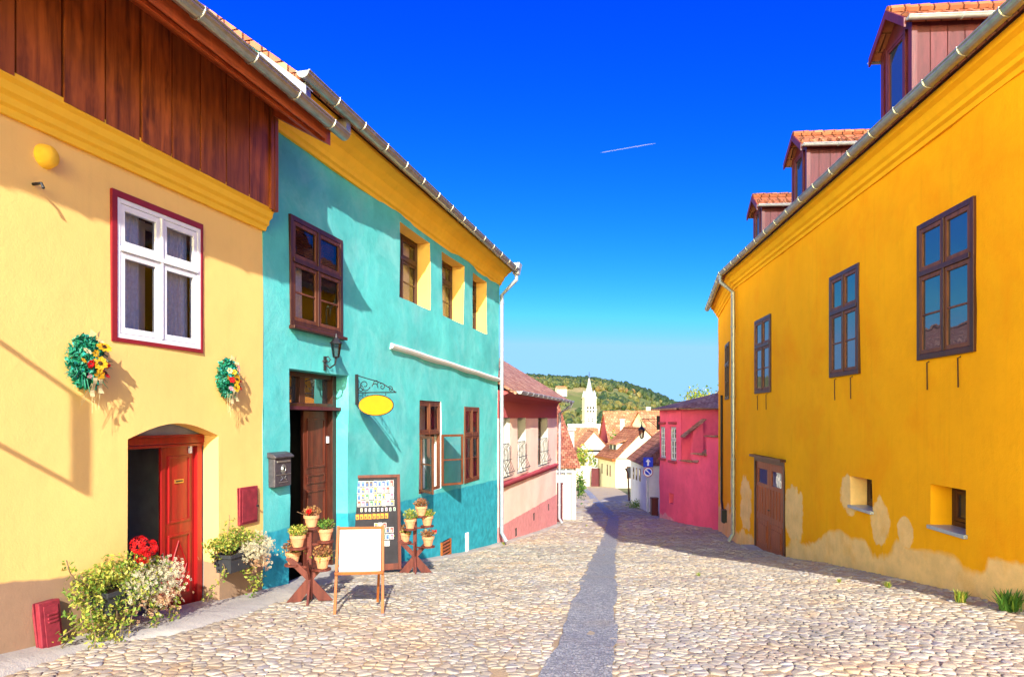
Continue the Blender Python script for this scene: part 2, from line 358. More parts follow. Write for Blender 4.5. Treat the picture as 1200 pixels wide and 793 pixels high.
def wall(outline, holes, name, mats, parent, amp=.012, step=.4, deep=.9, back=True, body=None, seed=0, bulge=None):
    """plaster wall with real openings. holes: (polygon [(x,z)..], reveal depth, slot of reveal, slot of room or None)"""
    pts = []; edges = []
    def dens(poly):
        r = []
        for i, p in enumerate(poly):
            q = poly[(i+1) % len(poly)]; L = math.hypot(q[0]-p[0], q[1]-p[1]); k = max(1, int(L/step))
            r += [(p[0]+(q[0]-p[0])*j/k, p[1]+(q[1]-p[1])*j/k) for j in range(k)]
        return r
    loops = [dens(outline)]+[dens(h[0]) for h in holes]
    for lp in loops:
        o = len(pts); pts += [Vector(p) for p in lp]; edges += [(o+i, o+(i+1) % len(lp)) for i in range(len(lp))]
    def inside(x, z, poly):
        c = False; j = len(poly)-1
        for i in range(len(poly)):
            xi, zi = poly[i]; xj, zj = poly[j]
            if (zi > z) != (zj > z) and x < (xj-xi)*(z-zi)/(zj-zi)+xi: c = not c
            j = i
        return c
    ok = lambda x, z: inside(x, z, outline) and not any(inside(x, z, h[0]) for h in holes)
    xs = [p[0] for p in outline]; zs = [p[1] for p in outline]
    x = min(xs)+step/2
    while x < max(xs):
        z = min(zs)+step/2
        while z < max(zs):
            px, pz = x+R.uniform(-.1,.1)*step, z+R.uniform(-.1,.1)*step
            if ok(px, pz): pts.append(Vector((px, pz)))
            z += step
        x += step
    V, E, Fc, *_ = delaunay_2d_cdt(pts, edges, [], 1, 1e-5)
    def off(x, z):
        d = amp*(noise.noise(Vector((x*.8+seed, z*.8, seed)))*1.6+noise.noise(Vector((x*2.3, z*2.3, seed+5)))*.6)
        return d+(bulge(x, z) if bulge else 0)
    mb = MB()
    fs = []
    for f in Fc:
        cx = sum(V[i].x for i in f)/len(f); cz = sum(V[i].y for i in f)/len(f)
        if ok(cx, cz):
            f = list(f); a, b, c = (V[i] for i in f[:3])
            if (b-a).cross(c-a) < 0: f = f[::-1]
            fs.append(tuple(f))
    mb.add([(v.x, off(v.x, v.y), v.y) for v in V], fs, 0)
    nf = len(fs)
    for (poly, dep, slot, room), lp in zip(holes, loops[1:]):
        n = len(lp); cx = sum(p[0] for p in poly)/len(poly); cz = sum(p[1] for p in poly)/len(poly)
        a = [(x, off(x, z), z) for x, z in lp]; b = [(x, dep, z) for x, z in lp]
        area = sum(poly[i][0]*poly[(i+1) % len(poly)][1]-poly[(i+1) % len(poly)][0]*poly[i][1] for i in range(len(poly)))
        q = [(i, n+i, n+(i+1) % n, (i+1) % n) if area < 0 else (i, (i+1) % n, n+(i+1) % n, n+i) for i in range(n)]
        mb.add(a+b, q, slot)
        if room is not None:
            x0, x1 = min(p[0] for p in poly)-.04, max(p[0] for p in poly)+.04; z0, z1 = min(p[1] for p in poly)-.04, max(p[1] for p in poly)+.04
            y0, y1 = dep+.002, dep+deep
            c = [(x0,y0,z0),(x1,y0,z0),(x1,y0,z1),(x0,y0,z1),(x0,y1,z0),(x1,y1,z0),(x1,y1,z1),(x0,y1,z1)]
            mb.add(c, [(0,1,5,4),(1,2,6,5),(2,3,7,6),(3,0,4,7),(4,5,6,7)], room)
    if body:     # side and back walls: (x0, x1, depth, z0, z1)
        x0, x1, dp, z0, z1 = body
        mb.add([(x0,0,z0),(x1,0,z0),(x1,dp,z0),(x0,dp,z0),(x0,0,z1),(x1,0,z1),(x1,dp,z1),(x0,dp,z1)], [(1,2,6,5),(2,3,7,6),(3,0,4,7)], 0)
    o = mb.build(name, mats, parent)
    sm = [i < nf for i in range(len(o.data.polygons))]
    o.data.polygons.foreach_set('use_smooth', sm)
    return o

def rectpoly(x0, x1, z0, z1): return [(x0,z0),(x1,z0),(x1,z1),(x0,z1)]

def window(parent, x0, x1, z0, z1, y, cols=2, rows=(.64,), fw=.05, cw=.045, fm='brown', cm='brown', gm='glass_r', munt=(), curtain=None, name='window', depth=.07, lab=None, skip=()):
    """frame > casements + panes. rows: heights (fractions) of the transoms; munt: muntin fractions for each row (from below)"""
    mb = MB(); d = depth
    mb.box(x0, x0+fw, y, y+d, z0, z1); mb.box(x1-fw, x1, y, y+d, z0, z1)
    mb.box(x0+fw, x1-fw, y, y+d, z1-fw, z1); mb.box(x0+fw, x1-fw, y, y+d, z0, z0+fw)
    zr = [z0+fw]+[z0+(z1-z0)*r for r in rows]+[z1-fw]
    for z in zr[1:-1]: mb.box(x0+fw, x1-fw, y-.012, y+d, z-fw*.45, z+fw*.45)
    xm = [x0+fw+(x1-x0-2*fw)*i/cols for i in range(cols+1)]
    for x in xm[1:-1]: mb.box(x-fw*.3, x+fw*.3, y-.008, y+d*.9, z0+fw, z1-fw)
    w = mb.build(name, fm, parent, bevel=.004, label=lab)
    pm = MB()
    for r in range(len(zr)-1):
        a, b = zr[r]+(fw*.45 if r else 0), zr[r+1]-(fw*.45 if r < len(zr)-2 else 0)
        for c in range(cols):
            if (r, c) in skip: continue
            p, q = xm[c]+(fw*.3 if c else 0), xm[c+1]-(fw*.3 if c < cols-1 else 0)
            g = .004; p += g; q -= g; aa = a+g; bb = b-g
            cs = MB()
            cs.box(p, p+cw, y+.006, y+d*.75, aa, bb); cs.box(q-cw, q, y+.006, y+d*.75, aa, bb)
            cs.box(p+cw, q-cw, y+.006, y+d*.75, aa, aa+cw); cs.box(p+cw, q-cw, y+.006, y+d*.75, bb-cw, bb)
            if r < len(munt):
                for fr in munt[r]:
                    zz = aa+(bb-aa)*fr; cs.box(p+cw, q-cw, y+.014, y+d*.6, zz-.012, zz+.012)
            cs.build('casement', cm, w, bevel=.003)
            pm.add([(p+cw*.8,y+.03,aa+cw*.8),(q-cw*.8,y+.03,aa+cw*.8),(q-cw*.8,y+.03,bb-cw*.8),(p+cw*.8,y+.03,bb-cw*.8)], [(0,1,2,3)])
    pm.build('pane', gm, w)
    if curtain: curtain(w, x0+fw, x1-fw, z0+fw, z1-fw, y+d+.08)
    return w
def lace(w, x0, x1, z0, z1, y, mat='curtain', gap=.3, sides=(0, 1)):
    L = x1-x0
    for sd in sides:
        mb = MB(); n = 40; a, b = (x0, x0+L*(.5-gap/2)) if sd == 0 else (x1-L*(.5-gap/2), x1)
        vs = []
        for i in range(n+1):
            x = a+(b-a)*i/n; yy = y+.025*sin(i*1.15)+.008*sin(i*2.9)
            vs += [(x, yy, z0), (x+.01*sin(i), yy*.5+y*.5, z1)]
        mb.add(vs, [(2*i, 2*i+2, 2*i+3, 2*i+1) for i in range(n)])
        mb.build('curtain', mat, w, smooth=True)

def slab(mb, pts, th, m=0):
    """thick sloping sheet below the polygon pts"""
    a = [Vector(p) for p in pts]; n = (a[1]-a[0]).cross(a[2]-a[0]).normalized()
    if n.z < 0: n = -n; 
    mb.quadbox([p-n*th for p in a], n*th, m)
def gable_roof(parent, x0, x1, dp, ze, pitch, over, end=.25, th=.07, mat='tile', ov2=None, name='roof', hipL=0, hipR=0):
    """ridge along x; eaves at y=-over and y=dp+over; ze is the eave height at y=-over"""
    zr = ze+(dp/2+over)*math.tan(pitch); x0 -= end; x1 += end; ym = dp/2
    mb = MB(); a = (x0,-over,ze); b = (x1,-over,ze); c = (x1-hipR,ym,zr); d = (x0+hipL,ym,zr); e = (x0,dp+over,ze); f = (x1,dp+over,ze)
    slab(mb, [a,b,c,d], th); slab(mb, [f,e,d,c], th)
    if hipL: slab(mb, [e,a,d], th)
    else: mb.add([(x0+end,0,ze),(x0+end,dp,ze),(x0+end,ym,zr-th*1.5)], [(0,1,2)], 1)
    if hipR: slab(mb, [b,f,c], th)
    else: mb.add([(x1-end,0,ze),(x1-end,dp,ze),(x1-end,ym,zr-th*1.5)], [(0,1,2)], 1)
    k = int((x1-x0-hipL-hipR)/.35)      # ridge tiles
    for i in range(k):
        xa = x0+hipL+i*.35; mb.tube([(xa,ym,zr+.0),(xa+.38,ym,zr+.015)], .09, 8, 0)
    return mb, zr
SUN_E, SKY_S, SKY_FILL, EXPO = 3.5, .15, (9.5,6.1,2.2), 1.45
def stone_mat(name, stops, jit=.5):
    s = N(name); o = s.coord(); c = s.ramp(s.attr('tint'), stops)
    c = s.mix(s.rng(s.noise(o, 16, 4, .65), .35, .7, 0, .55), c, dark(stops[1][1], .62))
    c = s.mix(s.rng(s.noise(o, .55, 4, .6), .5, .72, 0, .45), c, (.46,.30,.15))
    c = s.mix(s.rng(s.noise(o, .9, 6, .7, .5), .50, .66, 0, .65), c, dark(stops[0][1], .72)); c = s.mix(s.rng(s.noise(o, 1.7, 5, .6, .3), .55, .7, 0, .4), c, (.40,.24,.10))
    f = s.noise(o, 45, 4, .65); return s.bsdf(c, .72, s.bump(f, .5, .008), spec=.3)
M['stone'] = stone_mat('cobblestone', [(0,(.29,.25,.20)),(.25,(.42,.37,.28)),(.5,(.40,.32,.23)),(.72,(.36,.34,.30)),(.9,(.50,.46,.38)),(.97,(.30,.29,.31)),(1,(.42,.27,.20))])
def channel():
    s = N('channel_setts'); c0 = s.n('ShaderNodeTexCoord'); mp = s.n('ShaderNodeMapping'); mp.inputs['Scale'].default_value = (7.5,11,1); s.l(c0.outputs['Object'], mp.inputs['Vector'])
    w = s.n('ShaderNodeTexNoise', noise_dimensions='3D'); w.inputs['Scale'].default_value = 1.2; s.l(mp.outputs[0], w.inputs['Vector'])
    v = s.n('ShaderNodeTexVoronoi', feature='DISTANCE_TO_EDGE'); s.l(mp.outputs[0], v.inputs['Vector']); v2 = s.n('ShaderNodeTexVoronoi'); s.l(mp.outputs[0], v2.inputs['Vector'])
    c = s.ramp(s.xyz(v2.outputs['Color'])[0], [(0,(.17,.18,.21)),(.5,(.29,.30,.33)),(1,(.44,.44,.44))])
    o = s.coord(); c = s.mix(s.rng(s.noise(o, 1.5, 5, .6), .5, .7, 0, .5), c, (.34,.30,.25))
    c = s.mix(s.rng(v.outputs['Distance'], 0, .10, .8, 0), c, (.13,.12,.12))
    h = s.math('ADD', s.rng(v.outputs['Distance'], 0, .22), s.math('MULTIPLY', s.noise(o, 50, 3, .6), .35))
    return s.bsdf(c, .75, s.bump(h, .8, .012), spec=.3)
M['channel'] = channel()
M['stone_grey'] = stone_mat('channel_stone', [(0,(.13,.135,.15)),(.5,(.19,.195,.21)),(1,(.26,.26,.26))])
def joints():
    s = N('sandy_joints'); o = s.coord(); n1 = s.noise(o, 2.0, 5, .6); n2 = s.noise(o, 30, 4, .7)
    c = s.mix(s.rng(n1, .35, .65), (.44,.31,.17), (.40,.33,.23)); c = s.mix(s.rng(n2, .45, .75, 0, .4), c, (.26,.17,.10))
    c = s.mix(s.rng(s.noise(o, 1.1, 5, .7), .60, .70, 0, .6), c, (.16,.20,.05))
    return s.bsdf(c, .95, s.bump(n2, .8, .02), spec=.1)
M['joints'] = joints()
def earth():
    s = N('hill_meadow'); o = s.coord(); n1 = s.noise(o, .016, 5, .6); n2 = s.noise(o, .12, 5, .6)
    c = s.mix(s.rng(n1, .42, .58), (.12,.14,.045), (.26,.21,.10)); c = s.mix(s.rng(n2, .45, .7, 0, .7), c, (.09,.14,.035))
    return s.bsdf(c, .95, s.bump(n2, .6, 1.), spec=.1)
M['earth'] = earth()
M['wood_far'] = leafy('far_foliage', [(0,(.014,.036,.014)),(.3,(.03,.055,.016)),(.6,(.085,.10,.025)),(.85,(.17,.14,.035)),(1,(.17,.09,.03))], trans=.15)
M['spiregrey'] = plain('spire_pale_grey', (.30,.36,.42), .5, .1)
s_ = N('contrail'); d_ = s_.n('ShaderNodeBsdfDiffuse'); d_.inputs[0].default_value = (.9,.92,1,1); tr_ = s_.n('ShaderNodeBsdfTransparent'); mx_ = s_.n('ShaderNodeMixShader', Fac=.96)
s_.l(d_.outputs[0], mx_.inputs[1]); s_.l(tr_.outputs[0], mx_.inputs[2]); s_.l(mx_.outputs[0], s_.out.inputs[0]); M['trail'] = s_.m
# ================================================================== LEFT ROW
KL = .25; RL = atan2(1, KL)
def lpt(Y): return (-5.2+KL*Y, Y)
def attach(o, F, Froot): o.matrix_basis = Froot.I @ F.M
def prof(mb, pts, x0, x1, m=0, t=None):
    """extrude a closed (y, z) profile along x"""
    n = len(pts); mb.add([(x0,y,z) for y, z in pts]+[(x1,y,z) for y, z in pts],
        [(i, (i+1) % n, n+(i+1) % n, n+i) for i in range(n)]+[tuple(range(n))[::-1], tuple(range(n, 2*n))], m, t)

# ---------------------------------------------------------------- light yellow house
x, y = lpt(1.0); FY = Fr((x, y, -2.1), RL); Z = 2.1
H = root('yellow_house', FY.o, RL, 'light yellow rendered house at the left edge, with dark stained boards under its eave', 'house')
xe = FY.px(308, 300).x; x_0 = 0.
wx0, wx1, wz0, wz1 = FY.rect(130, 236, 222, 263, 399, 413)
dl = FY.px(149, 600).x; dr = FY.px(256.5, 600).x; spr = Z-.195; apex = Z-.05; dbot = FY.px(200, 729).z
arch = [(dl, dbot-.6), (dr, dbot-.6), (dr, spr)]+[(dr+(dl-dr)*i/10, spr+(apex-spr)*sin(pi*i/10)) for i in range(1, 10)]+[(dl, spr)]
zt = Z+2.75
wall([(0,-1.2),(xe,-1.2),(xe,zt),(0,zt)], [(rectpoly(wx0,wx1,wz0,wz1), .12, 0, 1), (arch, .2, 0, None)], 'wall', ['yel','dkroom'], H, body=(0, xe, 8, -1.2, Z+3.5), seed=1)
# hallway behind the door
mb = MB(); a, b = dl-.02, dr+.02
mb.add([(a,.2,-1.2),(b,.2,-1.2),(b,2.6,-1.2),(a-.3,2.6,-1.2),(a,.2,spr+.2),(b,.2,spr+.2),(b,2.6,spr+.2),(a-.3,2.6,spr+.2)], [(1,2,6,5),(2,3,7,6),(3,0,4,7),(4,5,6,7)])
mb.add([(a,.02,dbot-.02),(b,.02,dbot-.02),(b,2.6,dbot),(a-.3,2.6,dbot)], [(0,1,2,3)], 1)
mb.box(a-.01,b+.01,.215,2.5,spr+.0,spr+.3)
hw = mb.build('hallway', ['hall','conc'], H)
mb = MB(); mb.box(a+.75,a+.93,2.5,2.53,dbot+1.02,dbot+1.32); mb.box(a+.45,a+.6,2.5,2.53,dbot+1.0,dbot+1.2); mb.box(a+1.0,a+1.28,2.5,2.53,dbot+.55,dbot+1.25)
mb.build('picture_frame', 'iron', hw)
# door
y0 = .2
mb = MB(); mb.box(dl+.0,dl+.05,y0+.01,y0+.13,dbot,spr-.02); mb.box(dr-.09,dr-.005,y0+.01,y0+.13,dbot,spr-.02); mb.box(dl-.02,dr+.02,y0-.012,y0+.13,spr-.075,spr-.0); mb.box(dl-.02,dr+.02,y0-.03,y0+.12,spr-.0,spr+.022)
mb.box(dl-.02,dr+.02,y0-.002,y0+.12,spr-.11,spr-.079)
mb.box(dl-.02,dr+.02,y0+.03,y0+.1,spr+.02,apex+.02, 1)
mb.build('door_frame', ['reddoor','yel'], H, bevel=.005)
xl = FY.px(190, 600, -.25).x; xr = dr-.092
D = MB(); D.box(xl,xr,y0+.05,y0+.095,dbot+.01,spr-.082); hgt = spr-.082-dbot
def panel(mb, x0, x1, z0, z1, y, w=.025):
    for q in ((x0,x1,z0,z0+w),(x0,x1,z1-w,z1),(x0,x0+w,z0+w,z1-w),(x1-w,x1,z0+w,z1-w)): mb.box(q[0],q[1],y-.014,y+.002,q[2],q[3])
for a_, b_ in ((.08,.46),(.53,.93)): panel(D, xl+.08, xr-.07, dbot+hgt*a_, dbot+hgt*b_, y0+.05)
cx_, cz_ = (xl+xr)/2, dbot+hgt*.27; hw_, hh_ = (xr-xl)/2-.12, hgt*.15
for p, q in (((-1,0),(0,1)),((0,1),(1,0)),((1,0),(0,-1)),((0,-1),(-1,0))):
    D.bar((cx_+p[0]*hw_,y0+.046,cz_+p[1]*hh_),(cx_+q[0]*hw_,y0+.046,cz_+q[1]*hh_), .012, .014, up=(0,1,0))
D.box(xl-.03,xl+.03,y0+.035,y0+.05,dbot+.01,spr-.085)
dd = D.build('door', 'reddoor', H, bevel=.004)
mb = MB(); mz = FY.px(213,563,-.25).z; mb.box(cx_-.065,cx_+.065,y0+.04,y0+.05,mz-.02,mz+.02,0); mb.box(cx_-.05,cx_+.05,y0+.034,y0+.041,mz-.006,mz+.008,1); mb.build('mail_slot', ['brass','iron'], dd)
mb = MB(); mb.box(xr-.09,xr-.055,y0+.03,y0+.05,spr-.19,spr-.11); mb.build('door_bell', 'whitep', dd)
mb = MB(); mb.box(dl-.05,dr+.05,-.16,.22,dbot-.4,dbot+.005); mb.build('doorstep', 'conc', H, bevel=.02)
# white window in dark red surround
mb = MB(); e = .055
for q in ((wx0-.005,wx1+.005,wz1-e,wz1+.005),(wx0-.005,wx1+.005,wz0-.005,wz0+e*.6),(wx0-.005,wx0+e,wz0+e*.6,wz1-e),(wx1-e*.45,wx1+.005,wz0+e*.6,wz1-e)): mb.box(q[0],q[1],-.02,.06,q[2],q[3])
mb.build('window_surround', 'dkred', H)
def whitecurt(w, x0, x1, z0, z1, y):
    lace(w, x0, x1, z0, z0+(z1-z0)*.98, y-.02, gap=.3)
    mb = MB(); 
    for q in ((x0,x0+.07),(x1-.07,x1),((x0+x1)/2-.05,(x0+x1)/2+.05)): mb.box(q[0],q[1],y+.10,y+.15,z0,z1)
    for zz in (z0, z0+(z1-z0)*.66-.04, z1-.07): mb.box(x0+.07,x1-.07,y+.102,y+.145,zz,zz+.06)
    mb.build('inner_frame', 'whitep', w)
window(H, wx0+e*.98, wx1-e*.43, wz0+e*.58, wz1-e*.98, -.012, rows=(.64,), fw=.045, cw=.055, fm='whitep', cm='whitep', gm='glass_t', curtain=whitecurt, lab='white casement window with lace curtains')
# cornice under the boards
zb, zc = Z+2.32, Z+2.60
mb = MB(); prof(mb, [(.05,zb),(-.03,zb),(-.045,zb+.05),(-.075,zb+.07),(-.08,zb+.12),(-.12,zb+.15),(-.135,zb+.21),(-.17,zb+.235),(-.17,zc-.002),(.05,zc-.002)], -.05, xe+.02)
mb.build('cornice', 'cornice_yel', H)
# boarding
xb0, xb1 = 0., xe+.02; zs = Z+3.86
mb = MB(); k = 0; xx = xb1-.15; mb.t = .9; mb.box(xb1-.07,xb1+.0,-.205,.1,zc-.06,zs); mb.t=.6; mb.box(xb1-.14,xb1-.075,-.198,.0,zc-.05,zs)
while xx > xb0:
    w_ = .40+R.uniform(-.02,.02); mb.t = R.random(); mb.box(xx-w_+.022,xx,-.165-R.uniform(0,.02),-.14,zc-.03-R.uniform(0,.006),zs); xx -= w_; k += 1
mb.t = 1.; mb.box(xb0,xb1-.02,-.14,.05,zc+.001,zs)
mb.build('board_cladding', 'board', H)
# eave: soffit, fascia, roof, gutter
pt = math.tan(radians(30.5)); ze = Z+3.36
mb = MB(); prof(mb, [(.2,ze+1.1*pt+.0),(-.9,ze),(-.9,ze+.05),(.2,ze+1.1*pt+.05)], 0, xb1-.08, t=.1)
for i in range(3): pass
mb.build('soffit', 'fascia', H)
mb = MB(); prof(mb, [(-.93,ze-.03),(-.9,ze-.03),(-.9,ze+.2),(-.93,ze+.2)], 0, xb1-.1, t=0); 
prof(mb, [(-.86,ze-.05),(-.72,ze+.03),(-.72,ze+.08),(-.86,ze+.0)], 0, xb1-.12, t=.2)
prof(mb, [(.1,ze+.5),(-.9,ze-.06),(-.9,ze+.2),(.1,ze+.8)], xb1-.1, xb1+.03, t=.2)
mb.build('fascia', 'fascia', H, bevel=.006)
mb = MB(); zz = ze+.14; zr = zz+5*pt
slab(mb, [(0,-.98,zz),(xb1+.05,-.98,zz),(xb1+.05,4,zr),(0,4,zr)], .06); slab(mb, [(0,4,zr),(xb1+.05,4,zr),(xb1+.05,9,zz),(0,9,zz)], .06)
xx = .05
while xx < xb1:
    mb.t = R.random(); zq = zz+.04+R.uniform(-.006,.006)
    mb.box(xx,xx+.165,-1.0+R.uniform(-.01,.01),-.8,zq-.03,zq-.005); xx += .175
mb.build('roof', 'tile', H)
mb = MB(); mb.gutter((0,-1.04,Z+3.50),(xb1+.12,-1.04,Z+3.46), .075); mb.build('gutter', 'zinc', H, smooth=False)
# round boss and a hook
mb = MB(); p = FY.px(58, 183, .05); mb.lathe([(.0,.1),(.05,.095),(.085,.06),(.1,0),(.1,-.03)], (0,0,0), 18)
o = mb.build('round_boss', 'cornice_yel', H, smooth=True); o.location = p; o.location.y = 0; o.rotation_euler = (radians(90), 0, 0)
mb = MB(); p = FY.px(38, 216); mb.tube([(p.x,.02,p.z),(p.x,-.09,p.z),(p.x,-.11,p.z-.04)], .012, 6); mb.build('wall_hook', 'iron', H)

# ---------------------------------------------------------------- teal house
YT0, YT1 = 8.455, 19.17
x, y = lpt(YT0); FT = Fr((x, y, -2.2), RL); Z = 2.2
H = root('teal_house', FT.o, RL, 'two storey turquoise house with yellow cornice and an open dark doorway', 'house')
xe = FT.px(583, 500).x
holes = []; A = FT.rect(338.5, 400, 253, 280, 380, 395.6)
holes.append((rectpoly(A[0],A[1],A[2],A[3]), .10, 0, 2))
rev = []
for q in ((464.7,501.6,260,282.6,345,362.6),(515.8,541,293.5,309.5,368,381),(551.6,568,319,331,385,394)):
    r_ = FT.rect(*q); r_ = (r_[0],r_[1],Z+2.2,Z+3.57); rev.append(r_); holes.append((rectpoly(*r_), .27, 1, 2))
L1 = FT.rect(491.5,517,468,471,578,571); L2 = FT.rect(544,561,475,477,568,563)
L1 = (L1[0],L1[1],Z-1.5,Z+.36); L2 = (L2[0],L2[1],Z-1.55,Z+.28)
holes += [(rectpoly(*L1), .16, 3, 2), (rectpoly(*L2), .12, 0, 2)]
d0 = FT.px(339,600).x; d1 = FT.px(408,600).x; dz1 = Z+.66; dz0 = FT.g((d0+d1)/2)+.08
holes.append((rectpoly(d0,d1,dz0-.6,dz1), .25, 0, 2))
vt = FT.rect(516.5,526.5,634,633,655,652); vz = FT.g(vt[0])+.14
zt = Z+4.15
wall([(0,-2.6),(xe,-2.6),(xe,zt),(0,zt)], holes, 'wall', ['teal','reveal_yel','dkroom','white'], H, amp=.02, body=(0, xe, 8, -2.6, zt), seed=3, deep=1.2,
     bulge=lambda x, z: -.05*max(0, min(1, (x-2.7)/.5))*max(0, min(1, (z-(Z+1.2))/.15)))
# cornice
mb = MB(); zb = Z+3.68
prof(mb, [(.05,zb),(-.045,zb),(-.06,zb+.05),(-.1,zb+.07),(-.115,zb+.13),(-.17,zb+.19),(-.2,zb+.27),(-.26,zb+.31),(-.30,zb+.36),(-.40,zb+.42),(-.42,zb+.44),(-.42,zb+.48),(.05,zb+.56)], .0, xe+.06)
mb.build('cornice', 'cornice_yel', H)
pitch = radians(38); zz = Z+4.17; tp = math.tan(pitch)
mb = MB(); zr = zz+(4+.42)*tp
slab(mb, [(-.02,-.56,zz-.0),(xe+.05,-.56,zz-.0),(xe+.15,4,zr),(-.02,4,zr)], .07); slab(mb, [(-.02,4,zr),(xe+.15,4,zr),(xe+.15,8.4,zz),(-.02,8.4,zz)], .07)
[mb.add([(q,-.02,zt-.05),(q,8,zt-.05),(q,8,zz+.26),(q,4,zr-.03),(q,-.02,zz+.40)], [(0,1,2,3,4)], 1) for q in (.02, xe)]
mb.build('roof', ['tile','teal'], H)
mb = MB(); za_, zb__ = Z+4.02, Z+4.5; mb.quadbox([(-.05,-.62,Z+3.74),(-.05,-.62,za_),(-.05,0,zb__),(-.05,.3,zb__),(-.05,.3,Z+4.0)], (.02,0,0)); mb.quadbox([(-.05,-.62,za_),(.12,-.62,za_),(.12,0,zb__),(-.05,0,zb__)], (0,0,.01))
mb.build('verge_flashing', 'zincp', H)
mb = MB(); mb.gutter((-.08,-.60,Z+4.19),(xe-.05,-.57,Z+4.13), .085)
for xx in (.05, 1.1, ): mb.box(xx,xx+.12,-.56,-.42,Z+3.98,Z+4.12)
mb.build('gutter', 'zinc', H)
mb = MB(); hx = xe-.02; hy = -.55
mb.add([(hx-.16,hy-.13,Z+4.3),(hx+.16,hy-.13,Z+4.3),(hx+.16,hy+.13,Z+4.3),(hx-.16,hy+.13,Z+4.3),(hx-.1,hy-.08,Z+4.0),(hx+.1,hy-.08,Z+4.0),(hx+.1,hy+.08,Z+4.0),(hx-.1,hy+.08,Z+4.0)], [(0,1,5,4),(1,2,6,5),(2,3,7,6),(3,0,4,7),(4,5,6,7)])
mb.tube([(hx,hy,Z+4.05),(hx,hy,Z+3.85),(hx+.03,-.12,Z+3.45),(hx+.03,-.12,FT.g(xe)+.35),(hx+.03,-.25,FT.g(xe)+.12)], .055, 10)
for zz_ in (Z+3.2,Z+1.6,Z-.1): mb.tube([(hx+.03,-.12,zz_),(hx+.03,-.12,zz_+.04)], .066, 10)
mb.build('downpipe', 'zincp', H)
# ledge
a_ = FT.px(455,401.5).x; L_ = MB(); n_ = 24
for i in range(n_):
    xa, xb = a_+(xe-.03-a_)*i/n_, a_+(xe-.03-a_)*(i+1)/n_
    za, zb_ = [Z+1.33-.20*(xx-a_)/(xe-a_)+.004*sin(xx*3) for xx in (xa, xb)]
    pr = [(.06,-.12),(-.0,-.115),(-.09,-.08),(-.11,-.04),(-.08,-.005),(.06,.02)]
    L_.add([(xa,q[0],za+q[1]) for q in pr]+[(xb,q[0],zb_+q[1]) for q in pr], [(j,(j+1)%6,6+(j+1)%6,6+j) for j in range(6)]+([tuple(range(6))[::-1]] if i == 0 else []))
L_.build('ledge', 'white', H)
# upper brown window
def winup(w, x0, x1, z0, z1, y):
    lace(w, x0, x1, z0, z0+(z1-z0)*.6, y, gap=.3, sides=(0,))
    mb = MB(); n = 14
    for i in range(n): mb.box(x0,x1,y-.06,y-.045,z0+(z1-z0)*(.6+.4*i/n),z0+(z1-z0)*(.6+.4*(i+.72)/n))
    mb.build('blind', 'brownl', w)
window(H, A[0], A[1], A[2], A[3], -.03, rows=(.6,), fw=.07, cw=.05, fm='brown', cm='brownl', gm='glass_t', munt=((.5,),()), curtain=winup, lab='brown four-part window with a slatted blind behind its top panes')
mb = MB(); mb.box(A[0]-.02,A[1]+.02,-.1,.02,A[2]-.05,A[2]-.002); mb.build('window_sill', 'brown', H, bevel=.008)
for r_ in rev:
    window(H, r_[0], r_[0]+(r_[1]-r_[0]), r_[2], r_[3], .23, rows=(.66,), fw=.06, cw=.05, fm='brown', cm='brown', gm='glass_t', munt=((.5,),()), curtain=lambda w,*a: lace(w,*a,gap=.2))
    mb = MB(); mb.box(r_[0]-.0,r_[0]+.05,.08,.24,r_[2]+.02,r_[3]-.02); mb.build('shutter_board', 'brownl', H)
# lower windows: the first stands open
def casement(nm, hx, hy, ang, w, z0, z1, par, lab=None):
    mb = MB(); c = .05
    for q in ((0,c,z0,z1),(w-c,w,z0,z1),(c,w-c,z0,z0+c),(c,w-c,z1-c,z1),(c,w-c,(z0+z1)/2-.015,(z0+z1)/2+.015)): mb.box(q[0],q[1],-.018,.018,q[2],q[3])
    o = mb.build(nm, 'brownl', par, bevel=.003, label=lab); o.location = (hx, hy, 0); o.rotation_euler = (0,0,ang)
    g_ = MB(); g_.add([(c*.8,0,z0+c),(w-c*.8,0,z0+c),(w-c*.8,0,z1-c),(c*.8,0,z1-c)], [(0,1,2,3)]); g_.build('pane', 'glass_t', o); return o
wn = window(H, L1[0], L1[1], L1[2], L1[3], .02, rows=(.64,), fw=.055, cw=.05, fm='brownl', cm='brownl', gm='glass_t', skip=((0,0),(0,1)), lab='brown window with both lower casements swung open')
cwid = (L1[1]-L1[0])/2-.05; cz0, cz1 = L1[2]+.05, L1[2]+(L1[3]-L1[2])*.62
casement('casement', L1[0]+.03, -.02, radians(-135), cwid, cz0, cz1, wn, 'casement swung straight out to the street')
casement('casement', L1[1]-.03, -.02, radians(-35), cwid+.0, cz0, cz1, wn, 'casement swung open along the wall')
mb = MB(); mb.box(L1[0]+.05,L1[1]-.05,.35,.37,L1[2],L1[3]); mb.build('curtain', 'curtain', wn)
window(H, L2[0], L2[1], L2[2], L2[3], -.02, rows=(.62,), fw=.055, cw=.05, fm='brownl', cm='brownl', gm='glass_t', munt=((.5,),()), curtain=lambda w,*a: lace(w,*a,gap=.1))
